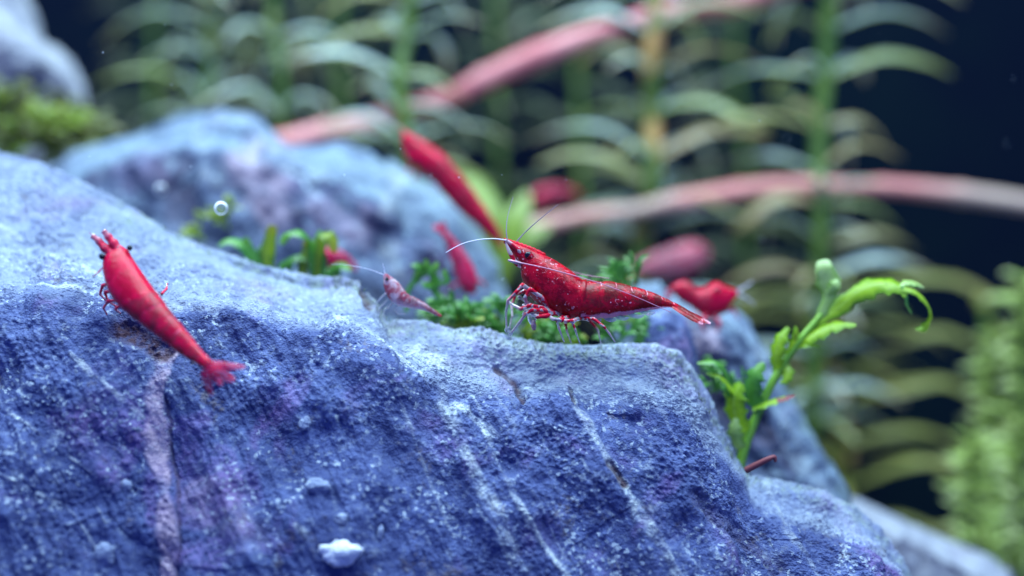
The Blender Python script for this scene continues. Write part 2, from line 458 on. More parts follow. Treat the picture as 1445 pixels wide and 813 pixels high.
def make_rock(name, label, crest, ridge, yc, yr, yb, mat, x0, x1, step, rows, bottom=930, seed=1,
              disp=(0.10, 0.05, 0.016), grain=11.0, groove=0.0, veins=(), pinks=(), rust_shades=(), pits=(), algae=(0, 1), lit_top=0.0,
              back=2.5, smooth=9, facet=0.0, cat='rock', hard=2.2):
    cx = np.arange(x0, x1 + 1, step, dtype=float)
    sm = max(2, int(smooth / step))
    cy = smooth1(interp_curve(crest, cx), sm)
    ry = smooth1(interp_curve(ridge, cx), sm * 3); ry = np.maximum(ry, cy + 6)
    dc = smooth1(interp_curve(yc, cx), sm * 4); dr = smooth1(interp_curve(yr, cx), sm * 4); db = smooth1(interp_curve(yb, cx), sm * 4)
    def PP(py, y):
        k = (y - CAM_Y) / 16.0 / PXCM
        return np.stack([(cx - 722.5) * k, y, (406.5 - py) * k], -1)
    bt = np.maximum(np.full_like(cx, bottom), ry + 60)
    kb = PP(cy + 10, dc + 0.35)
    k_back = PP(cy + 10, dc + 0.35); k_back[:, 1] += back * 0.5; k_back[:, 2] -= back * 0.8
    k_end = k_back.copy(); k_end[:, 1] += back * 0.2; k_end[:, 2] -= back * 1.2
    kc = PP(cy, dc)
    kt = PP(cy + (ry - cy) * 0.5, dc + (dr - dc) * 0.46)
    kr = PP(ry, dr)
    kr2 = PP(ry + (bt - ry) * 0.10, dr + (db - dr) * (0.10 * hard))
    km = PP(ry + (bt - ry) * 0.5, dr + (db - dr) * 0.58)
    ke = PP(bt, db)
    keys = [k_end, k_back, kb, kc, kt, kr, kr2, km, ke]
    frac = np.array([0.04, 0.06, 0.04, 0.18, 0.18, 0.07, 0.2, 0.23])
    t = np.concatenate([[0]] + [i + np.linspace(0, 1, max(2, int(rows * f)) + 1)[1:] for i, f in enumerate(frac)])
    K = np.stack(keys)                                   # keys, cols, 3
    i = np.clip(t.astype(int), 0, len(keys) - 2); f = (t - i)[:, None, None]
    p0 = K[np.clip(i - 1, 0, None)]; p1 = K[i]; p2 = K[i + 1]; p3 = K[np.clip(i + 2, None, len(keys) - 1)]
    B = 0.5 * (2 * p1 + (p2 - p0) * f + (2 * p0 - 5 * p1 + 4 * p2 - p3) * f**2 + (3 * p1 - p0 - 3 * p2 + p3) * f**3)
    def normals(G):
        return nrm(np.cross(np.gradient(G, axis=1), np.gradient(G, axis=0)))
    N = normals(B)
    if N[len(t) // 2, len(cx) // 2, 1] > 0: N = -N
    px, py = PXY(B)
    big = fbm(B * 0.7, 3, seed) * disp[0]
    med = fbm(B * np.array([2.6, 2.6, 2.6]), 4, seed + 10, 0.55) * disp[1]
    damp = (1 - 0.8 * np.exp(-((t - 3.0) / 0.55)**2))[:, None]
    d = (big + med * 0.9) * damp
    if groove:
        # bedding that runs down and to the side, as the veins do
        q = np.stack([B[..., 0] * 0.91 + B[..., 2] * 0.41, B[..., 1] * 0.5, (B[..., 2] * 0.91 - B[..., 0] * 0.41) * 0.22], -1)
        d = d + groove * fbm(q * 2.3, 4, seed + 20, 0.55) * sstep(3.4, 4.6, t)[:, None]
    if facet:
        w1, r1 = worley(B * 0.9 + fbm(B * 1.2, 2, seed + 33)[..., None] * 0.3, seed + 5)
        d = d + facet * (r1 - 0.5 - w1 * 0.5)
    if grain:
        w1, r1 = worley(B * grain, seed + 6)
        w2, r2 = worley(B * grain * 2.1, seed + 7)
        amp = disp[2] * (0.55 + 0.9 * sstep(-0.2, 0.35, fbm(B * 1.3, 3, seed + 40)))
        d = d + amp * ((0.75 - w1) * (0.35 + 0.9 * r1) + 0.5 * (0.7 - w2) * (0.3 + r2))
    jx = 5 * perlin(B * 2.6, seed + 50) + 3 * perlin(B * 8.0, seed + 51); jy = 5 * perlin(B * 2.6, seed + 52)
    at = {k: np.zeros(px.shape) for k in ('vein', 'pinkvein', 'rust', 'algae', 'crust')}
    n71 = 1 + 1.1 * perlin(B * 1.9, seed + 71); n70 = sstep(-0.28, 0.12, perlin(B * 1.6, seed + 70) + 0.5 * perlin(B * 6.0, seed + 72))
    n73 = 0.85 + perlin(B * 1.7, seed + 73); n74 = sstep(-0.45, 0.0, perlin(B * 2.2, seed + 74))
    for line, w, s in veins:
        dd = poly_dist(px + jx, py + jy, line)
        w = w * n71; mk = sstep(w, w * 0.3, dd) * s * n70
        at['vein'] = np.maximum(at['vein'], mk)
        d = d + 0.018 * mk
    for line, w, s in pinks:
        dd = poly_dist(px + jx * 2.2, py + jy * 2, line)
        w = w * n73; mk = sstep(w, w * 0.45, dd) * s * n74
        at['pinkvein'] = np.maximum(at['pinkvein'], mk); d = d + 0.025 * mk
    for line, w, s, dep in rust_shades:
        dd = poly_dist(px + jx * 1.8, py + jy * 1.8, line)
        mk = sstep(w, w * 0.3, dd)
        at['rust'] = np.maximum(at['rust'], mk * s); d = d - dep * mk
    for line, w, dep in pits:
        mk = sstep(w, 0, poly_dist(px + jx, py + jy, line)); d = d - dep * mk
    tt = t[:, None] * np.ones_like(px)
    at['algae'] = sstep(3.75, 3.05, tt) * sstep(2.0, 2.9, tt) * sstep(algae[0] - 60, algae[0], px) * (1 - sstep(algae[1], algae[1] + 60, px))
    at['crust'] = lit_top * sstep(5.25 , 4.5, tt + 0.35 * fbm(B * 1.1, 3, seed + 60))  # painted top light: paler above the ridge, fading down the front
    V = B + N * d[..., None]
    # settle the crest on its intended height
    for _ in range(2):
        vx, vy = PXY(V)
        top = smooth1(vy.min(axis=0), max(2, int(36 / step)))
        kk = (V[np.argmin(vy, axis=0), np.arange(len(cx)), 1] - CAM_Y) / 16.0 / PXCM
        V[..., 2] -= sstep(5.2, 3.4, t)[:, None] * ((cy - top) * kk)[None, :]
    # close the ends so that the rock is a solid body
    R, Ccount = V.shape[:2]
    idx = np.arange(R * Ccount).reshape(R, Ccount)
    q = np.stack([idx[:-1, :-1], idx[:-1, 1:], idx[1:, 1:], idx[1:, :-1]], -1).reshape(-1, 4)
    verts = V.reshape(-1, 3)
    foot = verts[idx[-1]].copy(); 
    me = bpy.data.meshes.new(name)
    me.vertices.add(len(verts)); me.vertices.foreach_set('co', verts.astype(np.float32).ravel())
    me.loops.add(q.size); me.loops.foreach_set('vertex_index', q.ravel().astype(np.int32))
    me.polygons.add(len(q)); me.polygons.foreach_set('loop_start', np.arange(0, q.size, 4, dtype=np.int32))
    me.polygons.foreach_set('use_smooth', np.ones(len(q), bool))
    for k, a in at.items():
        x = me.attributes.new(k, 'FLOAT', 'POINT'); x.data.foreach_set('value', a.ravel().astype(np.float32))
    me.update(calc_edges=True); me.validate()
    me.materials.append(mat)
    o = link(name, me); tag(o, label, cat)
    st = max(1, int(4 / step))
    Vc = V[::3, ::st]; a, b = Vc.shape[:2]
    ii = np.arange(a * b).reshape(a, b)
    qq = np.stack([ii[:-1, :-1], ii[:-1, 1:], ii[1:, 1:], ii[1:, :-1]], -1).reshape(-1, 4)
    return o, BVHTree.FromPolygons(Vc.reshape(-1, 3).tolist(), qq.tolist())

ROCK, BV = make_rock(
    'large_rock', 'large veined blue-grey rock with pale top that the sharp red shrimp stands on',
    crest=[(-160, 175), (-60, 196), (0, 212), (60, 228), (130, 262), (200, 298), (240, 325), (300, 350), (370, 374), (440, 389), (485, 391),
           (508, 398), (530, 424), (548, 451), (600, 452), (640, 464), (680, 461), (720, 474), (770, 484), (830, 487), (890, 484), (925, 485), (952, 496),
           (975, 524), (1005, 585), (1035, 640), (1058, 668), (1120, 681), (1165, 692), (1205, 715), (1240, 745), (1275, 790), (1310, 860), (1350, 960)],
    ridge=[(-160, 420), (0, 425), (150, 436), (250, 424), (340, 430), (420, 452), (520, 490), (600, 545), (660, 568), (730, 572), (800, 556),
           (860, 556), (920, 570), (980, 600), (1030, 655), (1060, 715), (1120, 735), (1200, 765), (1260, 810), (1350, 1000)],
    yc=[(-160, 2.0), (0, 1.5), (250, 1.0), (450, 0.6), (560, 0.25), (720, 0.12), (850, 0.1), (950, 0.15), (1050, 0.45), (1200, 0.5), (1350, 0.5)],
    yr=[(-160, -0.45), (150, -0.5), (340, -0.45), (520, -0.45), (650, -0.48), (850, -0.45), (980, -0.4), (1060, 0.0), (1200, 0.0), (1350, 0.0)],
    yb=[(-160, -1.75), (300, -1.7), (700, -1.5), (1000, -1.2), (1200, -0.7), (1350, -0.6)],
    mat=M['rock'], x0=-160, x1=1350, step=1.6, rows=520, seed=3, disp=(0.20, 0.07, 0.036), grain=23.0, groove=0.15,
    veins=[([(545, 452), (600, 505), (628, 575), (655, 640), (690, 705), (718, 765), (742, 830)], 14, 0.8),
           ([(598, 470), (640, 520), (690, 600), (752, 700), (800, 790)], 3, 0.3), ([(640, 478), (700, 560), (742, 640)], 3.5, 0.25), ([(880, 500), (930, 580), (990, 690), (1040, 790)], 4, 0.22), ([(560, 560), (600, 660), (640, 760)], 3, 0.25), ([(930, 500), (980, 590), (1050, 720)], 3, 0.2), ([(820, 650), (850, 720), (880, 813)], 3, 0.22),
           ([(572, 458), (606, 500), (622, 550)], 28, 0.8),
           ([(636, 572), (680, 598), (700, 650), (722, 695), (762, 762), (806, 822)], 6, 0.9),
           ([(752, 490), (778, 520), (800, 545), (832, 605), (862, 652), (900, 722), (938, 778), (965, 830)], 13, 0.8),
           ([(700, 474), (745, 495), (770, 510)], 16, 0.5),
           ([(468, 440), (520, 476), (560, 510), (605, 552)], 5, 0.95),
           ([(0, 306), (60, 338), (100, 362), (145, 382)], 9, 0.6), ([(0, 400), (60, 406), (120, 414)], 3.5, 0.7), ([(200, 418), (330, 424), (400, 440)], 10, 0.35),
           ([(-20, 660), (40, 690), (90, 712), (118, 750), (140, 785)], 5, 0.9), ([(-10, 560), (60, 616), (130, 668)], 3.5, 0.75), ([(120, 690), (150, 740)], 3, 0.6),
           ([(100, 500), (160, 552), (200, 590)], 6, 0.6), ([(310, 665), (345, 690)], 9, 0.7), ([(420, 745), (460, 790)], 6, 0.7),
           ([(1080, 670), (1110, 740), (1150, 813)], 7, 0.4)],
    pinks=[([(232, 495), (222, 560), (216, 610), (226, 670), (234, 730), (238, 830)], 18, 0.9), ([(275, 690), (340, 745)], 45, 0.3)],
    rust_shades=[([(234, 560), (236, 620), (247, 680), (253, 740), (252, 830)], 3.5, 0.55, 0.02), ([(170, 462), (205, 480), (222, 492)], 24, 0.95, 0.08), ([(700, 508), (724, 540), (740, 566)], 7, 0.8, 0.03),  # the widest one is the swimming shrimp's cast shadow, painted and dented in
           ([(862, 656), (876, 684)], 10, 0.9, 0.06), ([(512, 402), (519, 420)], 9, 0.9, 0.05), ([(802, 544), (812, 560)], 5, 0.7, 0.05), ([(980, 700), (1100, 800)], 16, 0.35, 0.05),
           ([(30, 255), (40, 262)], 4, 0.6, 0)],
    pits=[([(380, 590), (520, 640)], 60, 0.12), ([(330, 560), (420, 660)], 50, 0.10), ([(830, 550), (900, 590)], 40, 0.10), ([(676, 590), (720, 660)], 22, 0.12)],
    algae=(180, 1350), lit_top=0.7, facet=0.025, back=2.6)

make_rock('middle_rock', 'rounded lilac-blue rock rising behind the pale crest and the diving red shrimp',
    crest=[(30, 330), (70, 240), (110, 212), (190, 190), (240, 162), (300, 152), (365, 162), (410, 205), (480, 198), (540, 222), (590, 250), (640, 275),
           (675, 330), (705, 380), (730, 450), (760, 560)],
    ridge=[(30, 380), (110, 232), (190, 212), (300, 205), (400, 232), (480, 260), (600, 320), (690, 420), (760, 620)],
    yc=[(30, 5.0), (300, 4.6), (500, 4.4), (700, 3.9), (760, 3.8)], yr=[(30, 4.5), (300, 3.6), (500, 3.4), (700, 3.3), (760, 3.3)],
    yb=[(30, 3.6), (300, 2.7), (700, 2.4), (760, 2.4)], mat=M['rock_far'], x0=30, x1=760, step=5, rows=150, bottom=640, seed=21,
    disp=(0.22, 0.13, 0.0), grain=0, facet=0.12, groove=0.12,
    veins=[([(290, 205), (300, 260), (310, 300)], 22, 0.7), ([(560, 240), (545, 320), (555, 400)], 20, 0.8), ([(420, 230), (470, 250)], 20, 0.4)],
    pinks=[([(350, 220), (380, 300)], 50, 0.6), ([(460, 290), (500, 330)], 40, 0.4)], rust_shades=[([(240, 235), (260, 300)], 40, 0.35, 0.1), ([(610, 370), (640, 430)], 22, 0.4, 0.1)],
    algae=(560, 700), lit_top=0.7, smooth=30, back=3)

make_rock('corner_rock', 'pale lilac rock above the golden moss at the top corner of the tank',
    crest=[(-260, -120), (-60, -60), (20, -40), (45, 8), (62, 52), (98, 84), (120, 112), (132, 150), (140, 210)],
    ridge=[(-260, 40), (0, 60), (60, 84), (100, 108), (140, 230)],
    yc=[(-260, 8.2), (60, 7.6), (140, 7.2)], yr=[(-260, 6.9), (60, 6.8), (140, 6.8)], yb=[(-260, 7.2), (140, 7.2)], mat=M['rock_pale'], x0=-260, x1=140, step=6, rows=90,
    bottom=700, seed=33, disp=(0.3, 0.15, 0), grain=0, facet=0.2, veins=[([(0, 70), (60, 90)], 20, 0.5)], lit_top=0.7, smooth=24)

make_rock('side_rock', 'long sloping blue-grey rock behind the green sprout carrying a red shrimp on its top',
    crest=[(850, 480), (895, 400), (930, 398), (965, 424), (1040, 438), (1072, 476), (1110, 530), (1148, 590), (1178, 640), (1205, 690), (1222, 740), (1245, 830), (1270, 960)],
    ridge=[(850, 560), (900, 430), (960, 455), (1040, 490), (1100, 590), (1180, 720), (1245, 860), (1270, 980)],
    yc=[(850, 3.2), (960, 2.7), (1100, 2.4), (1270, 2.2)], yr=[(850, 2.6), (960, 2.0), (1100, 1.9), (1270, 1.9)], yb=[(850, 1.8), (1000, 1.5), (1270, 1.3)], mat=M['rock_far'], x0=850, x1=1270,
    step=3, rows=170, seed=44, disp=(0.2, 0.14, 0.02), grain=8, facet=0.18, groove=0.1, veins=[([(1080, 480), (1130, 600), (1180, 700)], 14, 0.5), ([(1000, 470), (1010, 520)], 16, 0.4)],
    pinks=[([(990, 450), (1000, 500)], 34, 0.8)], rust_shades=[([(1080, 600), (1130, 640)], 34, 0.45, 0.12), ([(1000, 520), (1040, 600)], 26, 0.4, 0.1)], algae=(1100, 1240), lit_top=0.6, smooth=16)  # first dark patch is painted shade below the sprout

make_rock('dark_stone', 'small dark slate-blue stone wedged under the tail of the sharp red shrimp',
    crest=[(892, 520), (905, 455), (922, 436), (945, 434), (962, 446), (974, 474), (984, 520), (990, 600)],
    ridge=[(892, 560), (915, 456), (950, 452), (975, 500), (990, 640)],
    yc=[(892, 1.4), (990, 1.4)], yr=[(892, 1.1), (990, 1.1)], yb=[(892, 0.95), (990, 0.95)], mat=M['rock_dark'], x0=892, x1=990, step=2.5, rows=90, bottom=620, seed=55,
    disp=(0.08, 0.06, 0.01), grain=10, facet=0.06, smooth=10, back=0.5)

make_rock('low_slab', 'pale low stone slab sloping away at the foot of the long rock',
    crest=[(1180, 690), (1225, 712), (1282, 738), (1340, 764), (1390, 784), (1420, 808), (1440, 860), (1455, 940)],
    ridge=[(1180, 735), (1282, 765), (1390, 815), (1440, 900), (1455, 980)],
    yc=[(1180, 4.2), (1455, 4.0)], yr=[(1180, 3.4), (1455, 3.4)], yb=[(1180, 3.0), (1455, 3.0)], mat=M['rock_pale'], x0=1180, x1=1455, step=4, rows=90, seed=66,
    disp=(0.15, 0.1, 0), grain=0, facet=0.1, lit_top=0.7, smooth=18)

CAMV = Vector((0, CAM_Y, 0))
def surf(px, py, off=0.0):
    """Point on the large rock seen at a photo pixel, lifted off towards the viewer."""
    d = (Vector(P(px, py, 0)) - CAMV).normalized()
    h = BV.ray_cast(CAMV, d)[0]
    if h is None: return P(px, py, 0.1)
    return np.array(h - d * off)

# ------------------------------------------------------------------ shrimps
def shrimp_body(secs, abd, stations=150, ring=36, dorsal=0.0, relief=0.05, nseg=6, pale_amt=1.0, keel=0.0):
    """secs: (edge A xyz, edge B xyz, half thickness); A and B are the two outline edges."""
    A = spline([s[0] for s in secs], stations); Bq = spline([s[1] for s in secs], stations)
    W = spline([[s[2]] for s in secs], stations)[:, 0]
    Cc = (A + Bq) / 2; U = (A - Bq) / 2
    T = nrm(np.gradient(Cc, axis=0))
    S = nrm(np.cross(T, U))
    flip = -1.0 if S[stations // 2, 1] > 0 else 1.0
    S = S * flip                                            # points towards the viewer
    st = np.linspace(0, len(secs) - 1, stations)
    a = np.clip((st - abd[0]) / (abd[1] - abd[0]), -1, 1.3)
    seg = a * nseg; fr = seg - np.floor(seg)
    on = ((a >= 0) & (a <= 1)).astype(float)
    bulge = 1 + on * relief * (np.sin(np.pi * np.clip(fr, 0, 1))**0.6 * 1.1 + 0.7 * fr - 0.9)
    bulge = bulge + relief * 0.9 * np.exp(-((a + 0.015) / 0.03)**2)      # flared rear edge of the carapace
    th = np.linspace(0, 2 * np.pi, ring, endpoint=False)
    c, s = np.cos(th), np.sin(th)
    c = np.sign(c) * np.abs(c)**0.92; s = np.sign(s) * np.abs(s)**0.92
    G = Cc[:, None] + (U * bulge[:, None])[:, None] * c[None, :, None] + (S * (W * bulge)[:, None])[:, None] * s[None, :, None]
    ang = np.cos(th - dorsal)                               # 1 at the back, -1 at the belly
    pale = pale_amt * (sstep(-0.50, -0.86, ang)[None, :] * (0.3 + 0.7 * on[:, None]) + 0.35 * sstep(0.92, 1.0, a)[:, None])
    seam = on * np.exp(-(np.minimum(fr, 1 - fr) / 0.07)**2)
    pale = pale + 0.75 * pale_amt * seam[:, None] * sstep(-0.2, 0.9, ang)[None, :]
    # end caps
    G = np.concatenate([np.repeat(Cc[:1, None], ring, 1), G, np.repeat(Cc[-1:, None], ring, 1)], 0)
    pale = np.concatenate([pale[:1], pale, pale[-1:]], 0)
    ab = np.concatenate([on[:1], on, on[-1:]])[:, None] * sstep(-0.45, -0.1, ang)[None, :]
    mb = MB().grid(G, True, pale=pale, abd=ab)
    return mb, Cc, U, S, W

def limb(mb, pts, r0, r1, joint=1.25, n=6):
    """A jointed limb: every segment swells a little at its ends."""
    P3 = np.asarray(pts, float); out, rad = [], []
    m = len(P3) - 1
    for i in range(m):
        for f in np.linspace(0, 1, n, endpoint=(i == m - 1)):
            out.append(P3[i] * (1 - f) + P3[i + 1] * f)
            base = r0 + (r1 - r0) * (i + f) / m
            rad.append(base * (1 + (joint - 1) * (np.cos(2 * np.pi * f) * 0.5 + 0.5)))
    return mb.tube(out, np.array(rad), 8)

px_ = lambda v: v / PXCM

def main_shrimp():
    y0 = -0.28
    rows = [(713, 338, 713, 341, 1), (722, 341, 719, 351, 4), (735, 346, 728, 365, 8), (749, 351, 734, 378, 12), (765, 358, 736.5, 393, 17),
            (783, 367, 744, 410, 21), (799, 377, 757, 427, 23.5), (811, 386, 778, 441, 24), (821, 394, 802, 449, 23), (833, 397, 828, 451, 22),
            (849, 397, 849, 450, 20.5), (866, 398, 869, 447, 18.5), (883, 402, 887, 444, 16), (899, 406, 904, 440, 13.5), (916, 411, 921, 437, 11),
            (933, 418, 935, 434.5, 8.5), (947, 425, 946, 434, 6.5), (960, 432, 957, 438.5, 4.5)]
    secs = [(P(a, b, y0), P(c, d, y0), px_(w)) for a, b, c, d, w in rows]
    t = thing('shrimp', P(800, 484, 0.0), 'sharp bright red shrimp in profile with long antennae on the rock crest', 'shrimp', 'red shrimps in the tank')
    mb, Cc, U, S, W = shrimp_body(secs, (8.6, 16.3), 190, 44, relief=0.055)
    mb.build('body', M['shrimp'], t)
    # rostrum: a thin toothed blade over the eyes
    r = MB(); top = spline([P(711, 337, y0), P(722, 341, y0), P(736, 346, y0), P(752, 351.5, y0), P(770, 359, y0)], 60)
    th = np.abs(np.sin(np.linspace(0, 11 * np.pi, 60)))**0.5
    h = px_(2.2) * (0.5 + 0.8 * th) * np.sin(np.linspace(0.25, np.pi * 0.93, 60))**0.6
    G = np.stack([top + np.array([0, 0, -0.05]), top + np.stack([0 * h, 0 * h - 0.012, 0 * h], -1), top + np.stack([h * 0.2, 0 * h, h], -1),
                  top + np.stack([0 * h, 0 * h + 0.012, 0 * h], -1)], 1)
    r.grid(G, True, pale=0.15).build('rostrum', M['shrimp'], t)
    for sgn in (-1, 1):
        c = P(745.5, 360, y0 + sgn * px_(12.5))
        e = MB().ball(c, (px_(5.4), px_(4.0), px_(4.9)), 18).build('eye', M['eye'], t)
        MB().tube([P(752, 365, y0 + sgn * px_(8)), P(748, 362, y0 + sgn * px_(10)), c - np.array([0, sgn * 0.012, 0])], [px_(5), px_(5.6), px_(5.9)], 12, n=6, pale=0).build('eye_stalk', M['shrimp'], e)
    # peduncles and antennal scales below the rostrum
    for sgn in (-1, 1):
        k = y0 + sgn * px_(6)
        MB().tube([P(741, 364, k), P(730, 352, k), P(720, 343, k), P(713, 338, k)], [px_(3.4), px_(3.2), px_(2.6), px_(1.2)], 10, n=14).build('antennule_base', M['leg'], t)
        MB().ribbon([P(738, 377, k), P(728, 371, k + sgn * .03), P(719, 356, k + sgn * .03), P(713, 341, k)], [px_(2.5), px_(3.4), px_(3), px_(1)], (-0.5, -0.7 , 0.5), 20, 0.3).build('antennal_scale', M['leg'], t)
        MB().tube([P(736, 372, k), P(726, 369.5, k + sgn * .04), P(717, 367, k + sgn * .05)], [px_(2.6), px_(2.6), px_(1.2)], 10, n=8).build('antenna_base', M['leg'], t)
    def ant(pts, r0, r1, mat, n=40):
        MB().tube(pts, np.linspace(r0, r1, len(pts)), 6, n=n).build('antenna', mat, t)
    k = y0 - px_(7)
    ant([P(718, 367, k - .06), P(735, 371, k - .14), P(770, 378.5, k - .18), P(810, 389, k - .19), P(850, 401, k - .19), P(890, 416, k - .17), P(925, 431, k - .12), P(947, 441, k - .08)], px_(0.95), px_(0.4), M['antenna'])
    ant([P(718, 367, y0 + .1), P(735, 372, y0 + .25), P(780, 376, y0 + .3), P(820, 387, y0 + .3), P(860, 393, y0 + .25)], px_(1.0), px_(0.4), M['antenna'])
    ant([P(714, 339, k), P(695, 337, k - .05), P(672, 339, k - .1), P(650, 345, k - .15), P(629, 356.5, k - .2)], px_(0.85), px_(0.4), M['antenna_white'])
    ant([P(716, 339, k), P(714.5, 325, k + .02), P(716.5, 305, k + .08), P(724, 278, k + .16)], px_(0.9), px_(0.3), M['antenna_grey'])
    ant([P(729, 341, y0 + .06), P(742, 327, y0 + .05), P(760, 311, y0), P(787, 289, y0 - .1)], px_(0.95), px_(0.35), M['antenna_grey'])
    # chelipeds and walking legs (near side k = -1, far side = +1)
    legs = [([(772, 432), (752, 412), (737, 402), (729, 412), (717, 424), (714, 441), (715, 463)], 4.2, 2.0, -1),
            ([(778, 437), (758, 424), (742, 410), (727, 416), (722, 432), (723, 446), (719, 462)], 4.0, 1.9, 1),
            ([(782, 440), (762, 434), (748, 431), (735, 436), (727, 432), (720, 428)], 4.4, 2.4, -1),
            ([(788, 443), (768, 438), (752, 437), (742, 443), (731, 458), (722, 469)], 4.0, 2.4, -1),
            ([(786, 442), (762, 443), (746, 428), (735, 421)], 4.0, 2.4, 1),
            ([(776, 436), (764, 420), (748, 408), (741, 420), (744, 434), (738, 444)], 4.4, 2.6, -1),
            ([(784, 441), (770, 446), (758, 447), (746, 440), (738, 430)], 4.6, 2.6, -1),
            ([(802, 447), (792, 452), (780, 450), (772, 444)], 4.2, 3.0, -1), ([(818, 449), (808, 453), (798, 453), (790, 449)], 4.0, 2.8, -1),
            ([(796, 446), (786, 452), (789, 464), (796, 482.5)], 3.4, 1.3, -1),
            ([(806, 447), (798, 456), (800, 468), (806, 484)], 3.2, 1.2, 1),
            ([(815, 449), (808, 456), (812, 466), (818, 484)], 3.2, 1.2, -1),
            ([(824, 449), (838, 450), (852, 461), (860, 471), (868, 483)], 3.2, 1.2, -1),
            ([(820, 449), (832, 452), (844, 466), (848, 485)], 3.0, 1.1, 1)]
    for pts, a, b, sd in legs:
        n = len(pts)
        P3 = []
        for i, (x, yy) in enumerate(pts):
            f = i / (n - 1)
            P3.append(P(x, yy, y0 + sd * (px_(9) + 0.16 * math.sin(math.pi * min(1, f * 1.1)) + 0.05 * f)))
        lg = limb(MB(), P3, px_(a * 0.78), px_(b * 0.6)).build('leg', M['leg'], t)
        if pts[-1][0] < 736:      # pincers
            d = nrm(P3[-1] - P3[-2]); s = np.array([d[2], 0, -d[0]])
            cl = MB()
            for q in (-1, 1):
                cl.tube([P3[-1], P3[-1] + d * px_(3) + s * q * px_(1.8), P3[-1] + d * px_(7) + s * q * px_(0.5)], [px_(1.9), px_(1.5), px_(0.4)], 6, n=6)
            cl.build('pincer', M['leg_clear'], lg)
    for j, (x, yy, dx) in enumerate([(835, 449, 3), (852, 448, 4), (869, 446, 4), (886, 443, 5), (902, 439, 5)]):
        for sd in (-1, 1):
            k = y0 + sd * px_(8)
            MB().ribbon([P(x, yy - 3, k), P(x + dx, yy + 1, k - sd * .02), P(x + dx * 3, yy + 3.5, k), P(x + dx * 4.6, yy + 2, k)], [px_(2.4), px_(3.6), px_(3.2), px_(1)], (0.1, -1, 0.4), 14, 0.2).build('swimmeret', M['leg_clear'], t)
    MB().tube([P(753, 431, y0), P(752, 442, y0 - .02), P(751, 452, y0 - .03), P(753, 459, y0 - .03)], [px_(9), px_(8.5), px_(6), px_(2)], 12, n=12).build('mouthpart', M['leg_clear'], t)
    MB().tube([P(752.5, 452, y0 - .08), P(753, 459, y0 - .08), P(754, 466, y0 - .08)], [px_(2), px_(4), px_(2)], 10, n=10).build('mouthpart', M['shrimp_clear'], t)
    fan = MB()
    for pts, w, dy in (([(950, 428), (965, 436.5), (980, 446), (994, 454)], (4, 4.5, 3.5, 1), 0), ([(949, 431), (966, 438.5), (984, 448.5), (1003, 456)], (3, 4.5, 5, 2), -.09),
                       ([(949, 432), (963, 440), (978, 449), (992, 457)], (3, 4.2, 4.6, 1.6), -.15), ([(949, 430), (966, 438), (984, 447), (1000, 454)], (3, 4.5, 5, 2), .1)):
        P3 = [P(x, yy, y0 + dy * f) for f, (x, yy) in zip((0.3, 0.8, 1, 1.1), pts)]
        fan.ribbon(P3, [px_(q) for q in w], (0.25, -0.75, 0.6), 20, 0.3, abd=0.9, pale=np.linspace(0.05, 0.9, 20)[:, None] ** 2)
    fan.build('tail_fan', M['shrimp'], t)
main_shrimp()

def far_shrimp(label, rows, abd, mat, legm, dorsal=0.0, eyes=(), tail=(), ants=(), legs=(), foot=None, wscale=1.0, name='shrimp', pale=1.0, relief=0.05, antm=None, arad=1.2):
    """rows: (ax, ay, bx, by, depth, half width in px)."""
    k = lambda y: (y - CAM_Y) / 16
    secs = [(P(a, b, y), P(c, d, y), px_(w) * k(y) * wscale) for a, b, c, d, y, w in rows]
    mid = rows[len(rows) // 2]
    loc = P((mid[0] + mid[2]) / 2, max(mid[1], mid[3]), mid[4]) if foot is None else foot
    t = thing(name, loc, label, 'shrimp', 'red shrimps in the tank')
    mb, Cc, U, S, W = shrimp_body(secs, abd, 90, 26, dorsal=dorsal, pale_amt=pale, relief=relief)
    mb.build('body', mat, t)
    for x, y_, yy, r in eyes:
        MB().ball(P(x, y_, yy), px_(r) * k(yy), 14).build('eye', M['eye'], t)
    for pts, w in tail:
        n = len(pts)
        MB().ribbon([P(*q) for q in pts], [px_(q) * k(pts[0][2]) for q in w], (0.05, -1, 0.35), 16, 0.25, pale=np.linspace(0, 0.5, 16)[:, None]).build('tail_fan', M['fin'], t)
    for pts in ants:
        MB().tube([P(*q) for q in pts], np.linspace(px_(arad), px_(arad * 0.4), len(pts)), 6, n=24).build('antenna', antm or M['leg_red'], t)
    for pts, a, b in legs:
        limb(MB(), [P(*q) for q in pts], px_(a), px_(b)).build('leg', legm, t)
    return t

def sy(px, py, off):
    return float(surf(px, py, off)[1])

